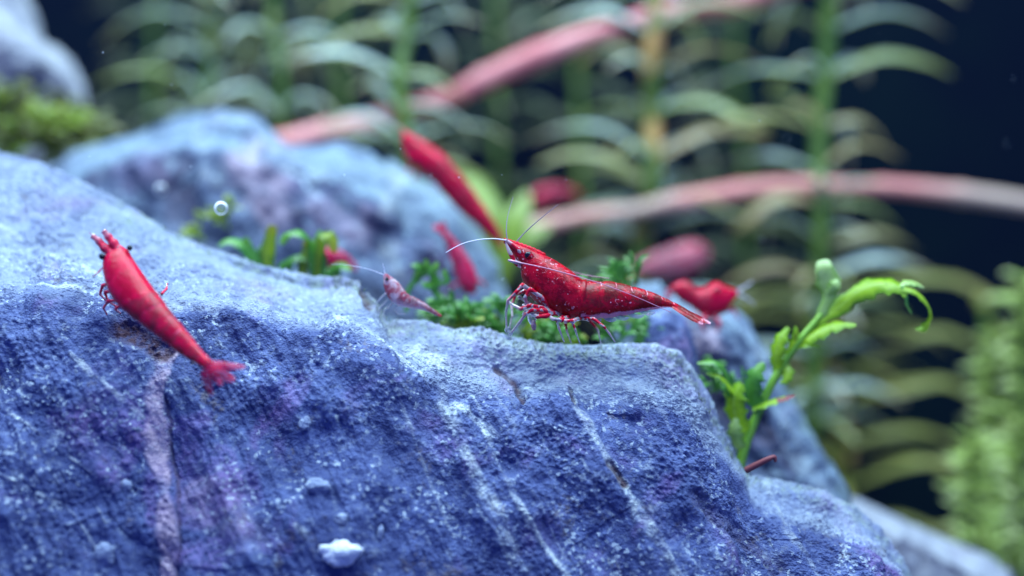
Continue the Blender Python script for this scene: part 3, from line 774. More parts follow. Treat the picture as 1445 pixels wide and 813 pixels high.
# swimming shrimp seen from above, over the edge of the large rock
def left_shrimp():
    base = [(171, 349, 151, 361), (180, 353, 146, 372), (188, 366, 147, 388), (201, 385, 153, 410), (215, 405, 166, 430), (228, 422, 185, 447), (241, 440, 206, 463), (256, 458, 230, 481),
            (272, 478, 254, 500), (287, 497, 273, 511), (301, 511, 289, 520)]
    ws = [6, 12, 16, 19, 20, 19, 16, 13, 10, 7, 4]
    ys = np.linspace(-0.95, -1.55, len(base))
    rows = [(a, b, c, d, ys[i], ws[i]) for i, (a, b, c, d) in enumerate(base)]
    yh, yt = -1.0, -1.55
    far_shrimp('plain red shrimp seen from above over the edge of the rock, tail spread', rows, (4.6, 10.0), M['shrimp_plain'], M['leg_red'], dorsal=1.25,
        eyes=[(144, 362, yh - .08, 4.6), (183, 350, yh - .08, 4.2)],
        tail=[([(297, 513, yt), (315, 516, yt), (332, 517, yt + .03), (347, 518, yt + .05)], (5, 7, 5, 2)), ([(297, 515, yt - .05), (308, 523, yt - .05), (320, 531, yt), (331, 537, yt)], (5, 8, 8, 3)),
              ([(293, 514, yt - .08), (300, 526, yt - .08), (307, 536, yt - .05), (313, 544, yt - .05)], (5, 7, 6, 2)), ([(292, 515, yt), (291, 530, yt), (294, 545, yt + .03), (299, 559, yt + .05)], (5, 8, 6, 2))],
        ants=[[(156, 362, yh), (145, 350, yh - .05), (134, 336, yh - .1), (126, 328, yh - .1)], [(150, 372, yh), (138, 385, yh - .05), (130, 391, yh)]],
        legs=[([(158, 358, yh), (148, 350, yh), (139, 340, yh), (130, 333, yh)], 6.5, 3.2), ([(168, 354, yh), (160, 343, yh), (152, 333, yh), (146, 326, yh)], 6.5, 3.2),
              ([(155, 400, yh + .1), (145, 403, yh + .15), (141, 415, yh + .2), (150, 425, yh + .3)], 2.4, 1.2), ([(160, 412, yh + .1), (148, 412, yh + .15), (152, 425, yh + .2), (165, 433, yh + .25)], 2.4, 1.2),
              ([(166, 424, yh + .1), (152, 425, yh + .15), (146, 435, yh + .2), (151, 444, yh + .3)], 2.2, 1.1), ([(172, 430, yh + .1), (162, 436, yh + .1), (170, 442, yh + .2)], 2.2, 1.1),
              ([(228, 415, yh + .1), (235, 408, yh + .2), (236, 400, yh + .3)], 1.8, 0.9)],
        foot=surf(200, 470), pale=0.75, relief=0.035)
left_shrimp()

# shrimp diving behind the middle rock
r = [(571, 184, 567, 188), (588, 194, 569, 208), (606, 204, 576, 228), (625, 218, 592, 240), (642, 236, 610, 256), (660, 258, 629, 278), (676, 281, 650, 300), (691, 303, 672, 318), (702, 321, 688, 333), (709, 336, 700, 342)]
yy = 3.35
far_shrimp('blurred dark red shrimp hanging diagonally against the rounded lilac rock', [(*q, yy, w) for q, w in zip(r, (3, 8, 12, 14, 14, 13, 11, 9, 6, 4))], (3.2, 8.6), M['shrimp_plain'], M['leg_red'], dorsal=0.4,
    eyes=[(584, 206, yy - .25, 4)], tail=[([(700, 328, yy), (706, 340, yy), (708, 352, yy)], (5, 7, 2))], ants=[[(571, 186, yy), (563, 178, yy), (556, 168, yy)]],
    legs=[([(588, 232, yy), (578, 236, yy), (574, 246, yy)], 4, 2), ([(600, 240, yy), (588, 244, yy), (584, 254, yy)], 4, 2)], pale=0.4)
# small shrimp on the middle rock
r = [(672, 414, 658, 416), (674, 398, 650, 406), (670, 380, 644, 392), (660, 362, 638, 374), (650, 348, 633, 356), (640, 336, 628, 342), (631, 326, 623, 330)]
yy = 2.25
far_shrimp('small pink-red shrimp clinging head down to the rounded lilac rock', [(*q, yy, w) for q, w in zip(r, (5, 10, 11, 10, 8, 6, 4))], (2.6, 6), M['shrimp_pink'], M['leg_red'], dorsal=1.0,
    eyes=[(672, 405, yy - .15, 3), (654, 411, yy - .15, 3)], tail=[([(627, 328, yy), (619, 322, yy), (611, 320, yy)], (4, 6, 3)), ([(627, 328, yy), (625, 319, yy), (627, 313, yy)], (4, 6, 3))],
    legs=[([(648, 400, yy + .1), (638, 404, yy + .15), (636, 412, yy + .2)], 2.5, 1.2), ([(674, 395, yy + .1), (683, 400, yy + .15), (686, 410, yy + .2)], 2.5, 1.2)], pale=0.5)
# juvenile
r = [(543, 385, 541, 389), (553, 391, 541, 400), (563, 399, 544, 412), (571, 410, 550, 423), (577, 416, 561, 431), (588, 421, 575, 434.5), (600, 428, 592, 437), (611, 436, 606, 441), (619, 443, 616, 446)]
yy = 0.15
far_shrimp('tiny pale pink see-through young shrimp beside the brown knob of the crest', [(*q, yy, w) for q, w in zip(r, (2, 5, 8, 9, 8, 6.5, 4.5, 3, 1.5))], (3.4, 8), M['shrimp_clear'], M['leg_clear'],
    eyes=[(546, 394, yy - .055, 2.6)], tail=[([(612, 439, yy), (617, 443, yy), (623, 446, yy)], (3, 3, 1))], ants=[[(543, 386, yy), (542, 379, yy), (540, 372, yy)], [(542, 388, yy), (520, 380, yy), (490, 374, yy), (468, 373, yy)]], arad=0.42,
    legs=[([(549, 420, yy), (543, 428, yy), (538, 432, yy), (535, 441, yy)], 1.5, 0.7), ([(554, 426, yy), (549, 434, yy), (543, 437, yy), (541, 447, yy)], 1.5, 0.7), ([(560, 430, yy), (556, 438, yy), (562, 444, yy), (572, 443, yy)], 1.3, 0.6), ([(545, 414, yy), (538, 420, yy), (533, 426, yy)], 1.6, 0.9)],
    antm=M['antenna_white'])
# shrimp on the side rock
r = [(946, 404, 950, 413), (955, 399, 958, 423), (968, 396, 972, 432), (984, 407, 985, 442), (996, 405, 997, 449), (1010, 398, 1012, 448), (1021, 403, 1024, 440), (1031, 407, 1033, 428), (1040, 410, 1041, 418)]
yy = 2.05
far_shrimp('blurred round-backed red shrimp sitting on top of the long sloping rock', [(*q, yy, w) for q, w in zip(r[::-1], (3, 9, 14, 17, 17, 16, 13, 9, 4))], (3.7, 8), M['shrimp_plain'], M['leg_red'],
    eyes=[(1012, 409, yy - .2, 4)], ants=[[(1040, 411, yy), (1052, 404, yy), (1062, 397, yy)], [(1040, 414, yy), (1052, 420, yy), (1066, 430, yy)]], antm=M['antenna_white'],
    legs=[([(1020, 440, yy), (1034, 436, yy), (1042, 450, yy)], 3, 1.5), ([(1008, 445, yy - .1), (1016, 456, yy - .15), (1012, 470, yy - .15)], 3, 1.5), ([(996, 444, yy - .1), (990, 456, yy - .2), (995, 470, yy - .2)], 3, 1.5)],
    tail=[([(950, 406, yy), (944, 414, yy), (942, 424, yy)], (5, 6, 3))], pale=0.5)
# shrimp half hidden by the fern
r = [(452, 352, 456, 372), (464, 349, 466, 378), (478, 352, 477, 378), (490, 360, 486, 374), (496, 366, 492, 372)]
yy = 2.4
far_shrimp('small red shrimp half hidden behind the curled fern leaves', [(*q, yy, w) for q, w in zip(r, (5, 10, 10, 7, 3))], (1.8, 4), M['shrimp_pink'], M['leg_red'], eyes=[(456, 358, yy - .1, 3)],
    tail=[([(492, 368, yy), (498, 374, yy), (502, 382, yy)], (4, 5, 2))], legs=[([(462, 376, yy), (458, 384, yy), (462, 392, yy)], 2.2, 1.2)])
# two shrimps among the stems, far out of focus
r = [(744, 280, 746, 290), (756, 268, 762, 288), (775, 262, 780, 282), (793, 262, 796, 276), (806, 266, 807, 272)]
yy = 7.8
far_shrimp('far blurred deep red shrimp between the arched leaves above the sharp shrimp antennae', [(*q, yy, w) for q, w in zip(r, (5, 10, 11, 8, 4))], (1.8, 4), M['shrimp_pink'], M['leg_red'], eyes=[(752, 278, yy - .2, 3)],
    tail=[([(804, 269, yy), (812, 272, yy), (818, 278, yy)], (5, 5, 2))], legs=[([(762, 286, yy), (758, 296, yy), (762, 304, yy)], 2.5, 1.2)])
r = [(1000, 352, 1000, 366), (984, 342, 986, 382), (962, 344, 964, 392), (938, 352, 940, 394), (914, 362, 916, 392), (894, 372, 896, 388)]
yy = 7.0
far_shrimp('far blurred pale pink shrimp behind the back of the sharp red shrimp', [(*q, yy, w) for q, w in zip(r, (6, 16, 18, 16, 11, 6))], (2.2, 5), M['shrimp_faded'], M['leg_red'], eyes=[(990, 354, yy - .3, 4)],
    tail=[([(896, 380, yy), (884, 386, yy), (872, 388, yy)], (6, 8, 3))], legs=[([(964, 388, yy), (966, 400, yy), (960, 412, yy)], 3, 1.5)], pale=1.0)

# ------------------------------------------------------------------ plants
# background stems with whorls of arched leaves
def leaf_variant(L, W, arch, droop, seed):
    rr = random.Random(seed)
    pts = [(0, 0, 0), (L * .25, rr.uniform(-.04, .04), arch * .75), (L * .5, rr.uniform(-.05, .05), arch), (L * .78, rr.uniform(-.08, .08), arch * .55 - droop * .3), (L, rr.uniform(-.1, .1), -droop)]
    me = MB().ribbon(pts, [W * .45, W * .9, W, W * .85, W * .12], (0, 0, 1), 18, 0.28, 5).mesh('leaf')
    return me

def rot_leaf(o, az, pitch, roll):
    o.rotation_euler = (Matrix.Rotation(az, 4, 'Z') @ Matrix.Rotation(-pitch, 4, 'Y') @ Matrix.Rotation(roll, 4, 'X')).to_euler()

def whorl_plant(label, line, yd, gap, nleaf, L, W, mat, stem, srad, seed, arch=0.25, droop=0.35, name='stem_plant', az0=0.0, jitter=0.2, start=0.0, roll0=0.55, pj=0.0):
    rr = random.Random(seed)
    pts = [P(x + (rr.uniform(-7, 7) if pj == 0 else 0), y_, yd + rr.uniform(-.15, .15)) for x, y_ in line]
    t = thing(name, pts[-1], label, 'water plant', 'leafy stems at the back of the tank')
    MB().tube(pts, srad * 0.78, 10, n=60).build('stem', stem, t)
    meshes = [leaf_variant(L * s, W * rr.uniform(.85, 1.1), arch * rr.uniform(.7, 1.3), droop * rr.uniform(.6, 1.4), seed * 10 + i) for i, s in enumerate((1, .95, 1.08, .88))]
    for m_ in meshes: m_.materials.append(mat)
    cur = spline(pts, 400); seglen = np.concatenate([[0], np.cumsum(np.linalg.norm(np.diff(cur, axis=0), axis=1))])
    s = start
    while s < seglen[-1]:
        c = np.array([np.interp(s, seglen, cur[:, q]) for q in range(3)])
        a0 = az0 + rr.uniform(-.25, .25)
        for q in range(nleaf):
            az = a0 + q * 2 * math.pi / nleaf + rr.uniform(-jitter, jitter)
            if pj == 0 and rr.random() < .08: continue
            side = 1 if math.cos(az) >= 0 else -1
            if math.sin(az) < -.7 and name == 'stem_plant' and rr.random() > .4: continue
            o = link('leaf', rr.choice(meshes), t)
            o.matrix_parent_inverse = Matrix.Identity(4)
            o.location = Vector(c) - t.location + Vector((0, 0, rr.uniform(-.08, .08) * (1 + 5 * pj)))
            front = 1 - abs(math.cos(az))
            rot_leaf(o, az, rr.gauss(.05, .17) + rr.uniform(-pj * .4, pj) + (0.25 * front if math.sin(az) < 0 else 0), side * roll0 * rr.uniform(.5, 1.4) * abs(math.cos(az)))
            sc = rr.uniform(.72 - .3 * pj, 1.15 + .4 * pj) * (0.6 if math.sin(az) < -.7 else 1); o.scale = (sc, sc, sc)
        s += gap * rr.uniform(.68, 1.3)
    return t

D = lambda px, y: px / PXCM * (y - CAM_Y) / 16
whorl_plant('blurred greenish stem with drooping tan leaves beside the corner rock', [(296, -60), (292, 60), (286, 180), (280, 320)], 9.5, D(50, 9.5), 6, D(135, 9.5), D(9.0, 9.5), M['whorl_leaf'], M['stem_green'], D(8, 9.5), 101, az0=0.1)
whorl_plant('blurred leafy stem standing behind the peak of the rounded lilac rock', [(388, -60), (392, 40), (396, 120), (394, 300)], 9.0, D(54, 9), 6, D(120, 9), D(8.0, 9), M['whorl_leaf'], M['stem_green'], D(9, 9), 102, az0=0.2)
whorl_plant('bright green leafy stem rising behind the diving dark red shrimp', [(578, -60), (572, 40), (566, 120), (572, 190), (590, 330)], 7.2, D(56, 7.2), 6, D(140, 7.2), D(10.0, 7.2), M['whorl_leaf'], M['stem_green'], D(12, 7.2), 103, az0=0.0, jitter=.15)
whorl_plant('leafy stem with orange-tan joints standing behind the sharp red shrimp', [(926, -60), (918, 60), (922, 160), (916, 260), (908, 340), (905, 480)], 8.0, D(53, 8), 6, D(168, 8), D(10.0, 8), M['whorl_leaf'], M['stem_orange'], D(17, 8), 104, az0=math.pi, jitter=.13, arch=.32, droop=.2)
whorl_plant('thick green leafy stem standing straight behind the tip of the sprout', [(1168, -60), (1162, 80), (1158, 200), (1160, 320), (1156, 440), (1150, 620)], 8.0, D(56, 8), 6, D(160, 8), D(11.0, 8), M['whorl_leaf'], M['stem_green'], D(15, 8), 105, az0=0.05, jitter=.15, arch=.28, droop=.22)
whorl_plant('olive leafy stem with tan joint in the dim water beyond the long rock', [(1186, 420), (1180, 520), (1188, 620), (1184, 780)], 9.5, D(52, 9.5), 4, D(205, 9.5), D(10.5, 9.5), M['whorl_leaf_olive'], M['stem_orange'], D(14, 9.5), 106, az0=0.0, jitter=.2, arch=.3, droop=.25)
whorl_plant('dim olive stem with flat leaves between the long rock and the bushy plant', [(1395, 430), (1390, 560), (1392, 800)], 9.8, D(62, 9.8), 3, D(190, 9.8), D(10.5, 9.8), M['whorl_leaf_olive'], M['stem_green'], D(10, 9.8), 107, az0=math.pi, jitter=.2, arch=.3, droop=.2)

# a dimmer row of the same plants far behind
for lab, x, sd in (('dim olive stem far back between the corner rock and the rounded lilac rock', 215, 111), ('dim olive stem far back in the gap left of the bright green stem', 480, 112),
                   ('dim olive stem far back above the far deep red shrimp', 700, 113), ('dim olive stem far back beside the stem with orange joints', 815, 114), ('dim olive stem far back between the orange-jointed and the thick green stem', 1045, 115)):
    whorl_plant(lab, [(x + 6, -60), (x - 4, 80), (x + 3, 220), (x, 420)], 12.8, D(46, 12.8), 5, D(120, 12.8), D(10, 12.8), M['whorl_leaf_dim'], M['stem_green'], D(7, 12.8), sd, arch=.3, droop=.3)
# bushy plant at the edge
for lab, line, sd, yd in (('tall pale green bushy shoot at the frame edge', [(1452, 420), (1444, 560), (1432, 700), (1424, 860)], 201, 6.2),
                          ('shorter pale green bushy shoot leaning out over the low slab', [(1368, 640), (1376, 700), (1388, 780), (1396, 870)], 202, 5.6),
                          ('middle bushy green shoot between the tall and the leaning one', [(1398, 500), (1404, 590), (1412, 700), (1412, 860)], 203, 6.8)):
    whorl_plant(lab, line, yd, D(20, yd), 9, D(44, yd), D(4.8, yd), M['bush_leaf'], M['stem_green'], D(5, yd), sd, arch=.10, droop=.0, name='bushy_plant', jitter=.6, roll0=.9, pj=.55)

# pink creeping stems
def runner(label, pts, rad, mat, yds, name='creeping_stem'):
    P3 = [P(x, y_, d) for (x, y_), d in zip(pts, yds)]
    P3 = spline(P3, 90); ph = np.linspace(0, 9, 90); kn = np.exp(-((ph - np.round(ph)) / 0.07)**2)
    P3 = P3 + 0.06 * np.stack([perlin(np.stack([ph, 0 * ph + q, 0 * ph], -1), q) for q in (1, 2, 3)], -1)
    o = MB().tube(P3, rad * (0.9 + 0.12 * np.sin(ph * 1.7) + 0.16 * kn), 14).build(name, mat)
    return tag(o, label, 'plant stem', 'bare stems crossing the tank')
runner('thick pink bare stem slanting up across the top of the tank', [(380, 205), (470, 186), (560, 162), (640, 134), (720, 94), (820, 56), (920, 22), (1020, 5), (1150, -30)], D(17, 8.0), M['stem_pink'], np.linspace(7.4, 8.2, 9))
runner('long tan-pink bare stem running level behind the sharp shrimp out of frame', [(640, 350), (720, 330), (800, 311), (900, 296), (1000, 276), (1100, 264), (1220, 262), (1340, 272), (1470, 292)], D(13, 8.0), M['stem_tan'], np.linspace(7.5, 8.1, 9))

# broad lime leaf behind the diving shrimp
def single_leaf(label, pts, wid, mat, nh=(0.1, -0.9, 0.5), stem=None):
    t = thing('broad_leaf_plant', P(*pts[0]), label, 'water plant')
    MB().ribbon([P(*q) for q in pts], wid, nh, 26, 0.2).build('leaf', mat, t)
    return t
tlime = single_leaf('broad yellow-green leaves glowing behind the diving shrimp tail', [(700, 400, 6.4), (702, 350, 6.4), (692, 300, 6.5), (668, 258, 6.8), (640, 236, 7.0)], [D(8, 6), D(14, 6), D(22, 6), D(18, 6), D(6, 6)], M['lime_leaf'])
for pts, w in (([(706, 400, 6.2), (716, 350, 6.2), (728, 305, 6.3), (744, 270, 6.5)], (5, 16, 22, 4)), ([(700, 390, 6.3), (690, 350, 6.2), (674, 322, 6.2), (664, 300, 6.2)], (5, 14, 16, 4)), ([(704, 400, 6.6), (722, 360, 6.7), (752, 330, 6.8), (776, 318, 6.9)], (5, 12, 14, 4))):
    MB().ribbon([P(*q) for q in pts], [D(q, 6) for q in w], (-0.3, -0.9, 0.4), 20, 0.2).build('leaf', M['lime_leaf'], tlime)

# fern and moss behind the crest
def ribbon_plant(name, label, leaves, cat='water plant', group=None):
    base = leaves[0][0][0]
    t = thing(name, P(*base), label, cat, group)
    for pts, w, mat, nh in leaves:
        y = pts[0][2]
        MB().ribbon([P(*q) for q in pts], [D(q * 1.35, y) for q in w], nh, 22, 0.3, serr=0.07, sfreq=5).build('leaf', M[mat], t)
    return t
F = (-0.1, -0.8, 0.5); S1 = (0.6, -0.75, 0.2); S2 = (-0.6, -0.75, 0.2); UPN = (0.1, -0.45, 0.9)
y1 = 1.5
ribbon_plant('fern', 'dark green fern with curled strap leaves growing behind the pale crest', [
    ([(380, 410, y1), (380, 360, y1), (383, 335, y1), (386, 318, y1)], (6, 8, 8, 4), 'moss_gold', S1),
    ([(448, 410, y1), (450, 370, y1), (446, 345, y1), (452, 325, y1)], (7, 9, 8, 3), 'fern_leaf', S2),
    ([(446, 400, y1), (440, 345, y1 - .1), (425, 327, y1 - .2), (405, 330, y1 - .2), (396, 345, y1 - .2)], (4, 7, 9, 8, 2), 'fern_leaf', UPN),
    ([(449, 400, y1), (455, 340, y1 - .1), (462, 330, y1 - .2), (470, 340, y1 - .2), (472, 356, y1 - .2)], (4, 7, 9, 8, 3), 'moss_gold', S1),
    ([(360, 400, y1), (352, 360, y1), (340, 342, y1), (322, 338, y1), (308, 346, y1)], (4, 6, 9, 8, 2), 'moss_leaf', UPN),
    ([(362, 400, y1), (360, 372, y1), (350, 352, y1), (346, 335, y1)], (4, 7, 7, 2), 'fern_leaf', F),
    ([(425, 400, y1), (428, 372, y1), (436, 352, y1), (432, 338, y1)], (4, 8, 9, 3), 'moss_gold', F),
    ([(400, 400, y1), (402, 375, y1), (418, 362, y1), (434, 366, y1)], (4, 9, 9, 3), 'moss_leaf', UPN),
    ([(470, 410, y1), (468, 386, y1), (480, 372, y1), (496, 380, y1)], (5, 11, 10, 3), 'fern_leaf', UPN),
    ([(330, 395, y1), (328, 372, y1), (316, 362, y1), (304, 366, y1)], (4, 7, 7, 3), 'fern_leaf', UPN),
    ([(378, 400, y1), (374, 372, y1), (372, 356, y1), (366, 348, y1)], (4, 7, 7, 3), 'moss_leaf', F)])

def moss(label, boxes, count, mats, yd, seed, size=(16, 34), wid=(4, 7), name='moss_clump', heads=()):
    """boxes: photo areas that the clump fills; sprigs grow up out of them."""
    rr = random.Random(seed)
    x0, y0_, x1, y1_ = boxes[0]
    t = thing(name, P((x0 + x1) / 2, y1_ + 20, yd), label, 'moss', 'green moss clumps between the rocks')
    for b in boxes:
        for i in range(count):
            fx = rr.uniform(b[0], b[2]); fy = rr.uniform(b[1], b[3]); dd = yd + rr.uniform(-.25, .3)
            s = rr.uniform(*size); w = rr.uniform(*wid)
            ang = rr.gauss(0, 0.7); dx, dz = math.sin(ang), -math.cos(ang)
            mb = MB()
            pts = [(fx, fy + s * .5, dd), (fx + dx * s * .3, fy + s * .5 + dz * s * .4, dd - .02), (fx + dx * s * .8, fy + s * .5 + dz * s * .75, dd - .05), (fx + dx * s * 1.2, fy + s * .5 + dz * s * .8, dd - .08)]
            mb.tube([P(*q) for q in pts], [D(2.4, yd), D(2.2, yd), D(1.8, yd), D(1, yd)], 6, n=10)
            for k in range(rr.randint(6, 10)):
                f = rr.uniform(.25, 1); q = spline(np.array(pts), 20)[int(f * 19)]
                a2 = ang + rr.choice((-1, 1)) * rr.uniform(.3, 1.3); l = s * rr.uniform(.45, .85)
                e = (q[0] + math.sin(a2) * l, q[1] - math.cos(a2) * l * .8, q[2] + rr.uniform(-.12, .1))
                mdl = ((q[0] + e[0]) / 2, (q[1] + e[1]) / 2 - l * .14, (q[2] + e[2]) / 2 - .03)
                mb.ribbon([P(*q), P(*mdl), P(*e)], [D(w * .3, yd), D(w * .52, yd), D(w * .1, yd)], (rr.uniform(-.6, .6), -.7, rr.uniform(.2, .9)), 8, .25, 3)
            mb.build('sprig', M[rr.choice(mats)], t)
    return t
cl = moss('moss with forked fronds growing between the young shrimp and the sharp red shrimp', [(600, 428, 715, 462), (640, 436, 720, 470)], 16, ('moss_leaf', 'fern_leaf', 'moss_leaf', 'moss_gold'), 1.3, 301, size=(22, 42), wid=(6, 9))
for pts, w in (([(574, 440, 1.3), (574, 415, 1.3), (586, 394, 1.3), (594, 372, 1.25)], (3, 4, 4, 9)), ([(588, 400, 1.3), (592, 390, 1.3), (602, 378, 1.25), (600, 366, 1.2)], (3, 5, 8, 2)), ([(628, 450, 1.3), (624, 425, 1.3), (612, 408, 1.3), (606, 396, 1.3)], (5, 6, 5, 4)),
               ([(614, 412, 1.3), (616, 398, 1.3), (612, 384, 1.2), (618, 370, 1.2)], (3, 7, 8, 2)), ([(616, 404, 1.3), (602, 402, 1.2), (596, 398, 1.2)], (3, 6, 2)), ([(618, 400, 1.3), (628, 394, 1.2), (627, 380, 1.2)], (3, 7, 2)), ([(600, 384, 1.3), (590, 376, 1.2), (580, 374, 1.2)], (3, 6, 2))):
    MB().ribbon([P(*q) for q in pts], [D(q, 1.3) for q in w], (0.2, -.8, .5), 18, .3, serr=.06, sfreq=4).build('frond', M['fern_leaf'], cl)
moss('moss patch glimpsed beneath the belly and legs of the sharp red shrimp', [(720, 450, 900, 490)], 26, ('moss_leaf', 'fern_leaf', 'moss_gold', 'moss_leaf'), 1.2, 302, size=(20, 38), wid=(5, 8))
cl = moss('moss tuft standing up behind the back of the sharp red shrimp', [(825, 385, 905, 430)], 20, ('moss_leaf', 'fern_leaf', 'fern_leaf'), 1.5, 303, size=(22, 40), wid=(5, 8))
MB().tube([P(908, 540, 1.2), P(907, 490, 1.2), P(906, 450, 1.2), P(898, 410, 1.35)], [D(9, 1.2), D(9, 1.2), D(8, 1.2), D(4, 1.2)], 10, n=16).build('stem', M['stem_fern'], cl)
moss('golden green moss hanging under the pale corner rock', [(-30, 140, 70, 225), (60, 170, 104, 205)], 26, ('moss_olive', 'moss_gold', 'moss_olive'), 5.6, 304, size=(30, 56), wid=(9, 15))
moss('faint olive moss tuft at the foot of the rounded lilac rock', [(270, 290, 330, 330)], 7, ('moss_gold',), 2.8, 305, size=(16, 30))
moss('dark moss rooted behind the edge of the rock near the sprout base', [(985, 515, 1045, 560)], 9, ('fern_leaf', 'moss_leaf'), 1.3, 306, size=(20, 36), wid=(4, 7))

# sprout in the notch
def sprout():
    y = 0.75
    t = thing('sprout', P(1040, 668, y), 'bright green sprout with curling serrated leaves in the notch beside the rock', 'water plant')
    MB().tube([P(1036, 700, y), P(1048, 640, y), P(1066, 592, y), (P(1090, 540, y)), P(1120, 492, y), P(1150, 455, y), P(1166, 436, y)], [D(7, y), D(7.5, y), D(6.5, y), D(6, y), D(5.5, y), D(4.5, y), D(3.5, y)], 12, n=50).build('stem', M['stem_sprout'], t)
    L = lambda pts, w, mat, nh, tw=0.0, se=0.14, sf=9: MB().ribbon([P(*q) for q in pts], [D(q * 1.25, y) for q in w], nh, 72, 0.32, 9, serr=se, sfreq=sf, twist=tw).build('leaf', M[mat], t)
    L([(1150, 456, y), (1176, 440, y - .05), (1206, 415, y - .12), (1236, 401, y - .2), (1262, 402, y - .25), (1282, 412, y - .28)], (5, 8, 12, 13, 11, 7), 'sprout_leaf', (0.2, -.75, .65))
    L([(1268, 404, y - .26), (1292, 412, y - .3), (1308, 428, y - .3), (1314, 446, y - .26), (1304, 462, y - .22), (1292, 464, y - .2)], (5, 5, 3.5, 3, 4.5, 2), 'sprout_leaf', (0.5, -.7, .5))
    L([(1270, 405, y - .26), (1280, 398, y - .24), (1294, 400, y - .22), (1304, 406, y - .2)], (3, 6, 5, 1), 'sprout_pale', (0, -.6, .8))
    L([(1272, 404, y - .28), (1278, 416, y - .3), (1280, 430, y - .3), (1287, 443, y - .28)], (2, 2.2, 1.6, .8), 'fern_leaf', F)
    L([(1154, 456, y), (1162, 436, y - .04), (1170, 416, y - .08), (1168, 396, y - .1), (1163, 378, y - .1), (1161, 366, y - .04)], (4, 6, 9, 13, 12, 5), 'sprout_pale', (-0.25, -.9, .25), 0, 0.10, 5)
    L([(1168, 414, y - .1), (1178, 404, y - .15), (1184, 396, y - .12)], (3, 8, 3), 'sprout_pale', (0.3, -.8, .4))
    L([(1128, 484, y), (1150, 470, y - .08), (1178, 458, y - .16), (1208, 458, y - .2)], (6, 11, 10, 2), 'sprout_leaf', (0.0, -.6, .8))
    L([(1124, 490, y), (1136, 486, y - .05), (1148, 486, y - .08), (1158, 490, y - .08)], (3, 5, 4, 1), 'sprout_leaf', UPN)
    L([(1096, 528, y), (1094, 505, y - .08), (1100, 480, y - .1), (1112, 462, y - .08)], (6, 9, 9, 2), 'sprout_leaf', S2)
    L([(1112, 500, y), (1122, 482, y - .06), (1124, 468, y - .08), (1122, 460, y - .08)], (4, 7, 5, 1), 'sprout_leaf', S1)
    L([(1108, 512, y), (1112, 525, y - .06), (1108, 536, y - .08), (1100, 540, y - .06)], (4, 7, 5, 1), 'sprout_leaf', F, 0, .15)
    L([(1070, 580, y), (1060, 556, y - .05), (1064, 530, y - .1), (1078, 512, y - .1)], (6, 12, 12, 2), 'fern_leaf', S2)
    L([(1056, 616, y), (1038, 588, y - .1), (1036, 560, y - .15), (1046, 540, y - .15)], (5, 13, 14, 3), 'sprout_leaf', S2)
    L([(1046, 566, y - .1), (1030, 545, y - .15), (1016, 530, y - .18), (996, 527, y - .15)], (4, 6, 5, 1), 'sprout_leaf', UPN)
    L([(1030, 560, y - .1), (1024, 525, y - .15), (1008, 510, y - .18), (984, 512, y - .15)], (3, 6, 7, 2), 'fern_leaf', UPN)
    L([(1046, 640, y), (1036, 612, y - .1), (1038, 590, y - .12)], (5, 11, 2), 'sprout_pale', S2)
    L([(1062, 576, y), (1082, 568, y - .1), (1102, 562, y - .15), (1120, 558, y - .15)], (5, 8, 6, 1), 'sprout_leaf', UPN)
    o = L([(1096, 564, y - .152), (1108, 561, y - .162), (1122, 557.5, y - .162)], (5, 5, 1), 'twig', UPN); o['label'] = 'brown withered leaf tip'
sprout()

# ------------------------------------------------------------------ small things on and above the rock
def pebble(label, px, py, rx, rz, mat, seed, sink=0.35, rough=0.5, flat=0.6):
    c = surf(px, py)
    a = np.linspace(0, np.pi, 19); b = np.linspace(0, 2 * np.pi, 28, endpoint=False)
    U = np.stack([np.sin(a)[:, None] * np.cos(b), np.sin(a)[:, None] * np.sin(b), np.cos(a)[:, None] * np.ones(28)], -1)
    rad = 1 + rough * fbm(U * 1.1 + seed, 3, seed) ; rad[0] = rad[0].mean(); rad[-1] = rad[-1].mean()
    G = U * rad[..., None] * np.array([px_(rx), px_((rx + rz) / 2) * flat, px_(rz)]) * 0.95
    w, rr_ = worley(U * 3.5 + seed, seed); G = G * (1 - 0.12 * w[..., None])
    o = MB().grid((G + c + np.array([0, px_(rz) * (sink - 0.5), 0]))[:, ::-1], True).build('pebble', mat)
    return tag(o, label, 'pebble', 'loose pebbles on the large rock')
pebble('smooth pale grey pebble alone on the dark rock face above the white chip', 450, 687, 19, 13, M['pebble'], 5)
pebble('bright white stone chip low on the rock face', 480, 782, 28, 18, M['chip'], 8, 0.5, 0.5, 0.45)
pebble('tiny pale pebble right below the smooth grey pebble', 481, 733, 10, 9, M['pebble'], 11)
pebble('pale lump at the lower end of the thin white vein', 151, 782, 16, 16, M['pebble'], 14)
pebble('tiny round pebble beside the pink vein', 178, 685, 9, 9, M['pebble'], 17)
pebble('small grey pebble on the shaded rock face below the red shrimp tail', 430, 598, 9, 10, M['pebble'], 20)
pebble('small sliver of pale stone standing on the rock face', 537, 752, 5, 13, M['pebble'], 23)

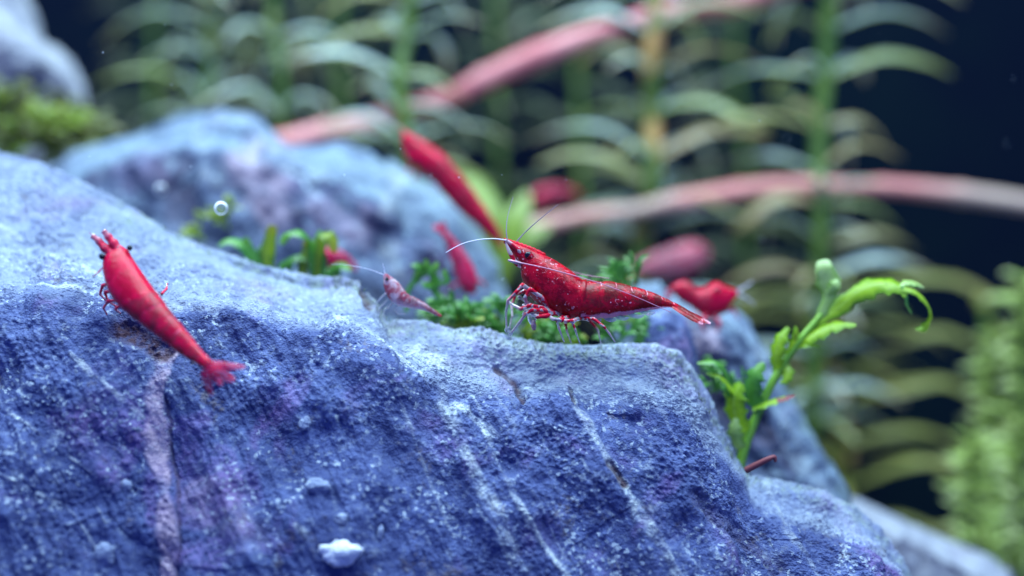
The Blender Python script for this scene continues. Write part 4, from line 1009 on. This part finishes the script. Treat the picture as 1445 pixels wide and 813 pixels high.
for lab, x, y_, yy, r in (('clear round air bubble in front of the rounded lilac rock, sharper of two', 312, 294, 0.4, 9.5), ('faint blurred air bubble in front of the rounded lilac rock', 227, 267, 3.0, 7)):
    o = MB().ball(P(x, y_, yy), D(r, yy), 32).build('air_bubble', M['bubble']); tag(o, lab, 'bubble', 'air bubbles')

o = MB().tube([P(1052, 664, 0.1), P(1068, 656, 0.05), P(1084, 648, 0.0), P(1093, 645, 0), P(1094, 652, 0)], [px_(5), px_(5), px_(4), px_(3), px_(2)], 8, n=20).build('twig', M['twig'])
tag(o, 'short red-brown twig lying on the rock edge below the sprout', 'twig')

# algae hairs along the crest of the large rock
mb = MB(); rr = random.Random(5)
for i in range(420):
    x = rr.choice((rr.uniform(470, 560), rr.uniform(640, 980), rr.uniform(640, 980), rr.uniform(960, 1075), rr.uniform(150, 480)))
    cyv = float(interp_curve([(0, 212), (60, 228), (130, 262), (200, 298), (240, 325), (300, 350), (370, 374), (440, 389), (485, 391), (508, 398), (530, 424), (548, 451), (600, 452), (640, 464), (680, 461), (720, 474), (770, 484), (830, 487), (890, 484), (925, 485), (952, 496), (975, 524), (1005, 585), (1035, 640), (1058, 668), (1100, 678)], x))
    b = surf(x, cyv + rr.uniform(2, 16)); l = px_(rr.uniform(3, 9)); d = np.array([rr.uniform(-.7, .7), -.4 + rr.uniform(-.4, .4), 1.0])
    mb.tube([b - d * .01, b + d * l * .5 + np.array([rr.uniform(-.01, .01), 0, 0]), b + d * l + np.array([rr.uniform(-.03, .03), 0, -.2 * l])], [px_(.45), px_(.35), px_(.15)], 4, n=5)
tag(mb.build('algae_fuzz', simple('algae_hair', (0.20, 0.24, 0.14), 0.5)), 'fine greenish algae hairs along the crest of the large rock', 'algae', kind='stuff')

# specks drifting in the water
mb = MB()
for i in range(70):
    yy = rr.uniform(-3, 6); mb.ball(P(rr.uniform(0, 1445), rr.uniform(0, 420), yy), D(rr.uniform(.35, .9), yy), 6)
tag(mb.build('drifting_dust', simple('pale_dust', (0.75, 0.8, 0.85), 0.4)), 'tiny pale specks of dust drifting in the water', 'dust', kind='stuff')

print('TOTAL TRIS', sum(len(o.data.polygons) * 2 for o in bpy.data.objects if o.type == 'MESH'))
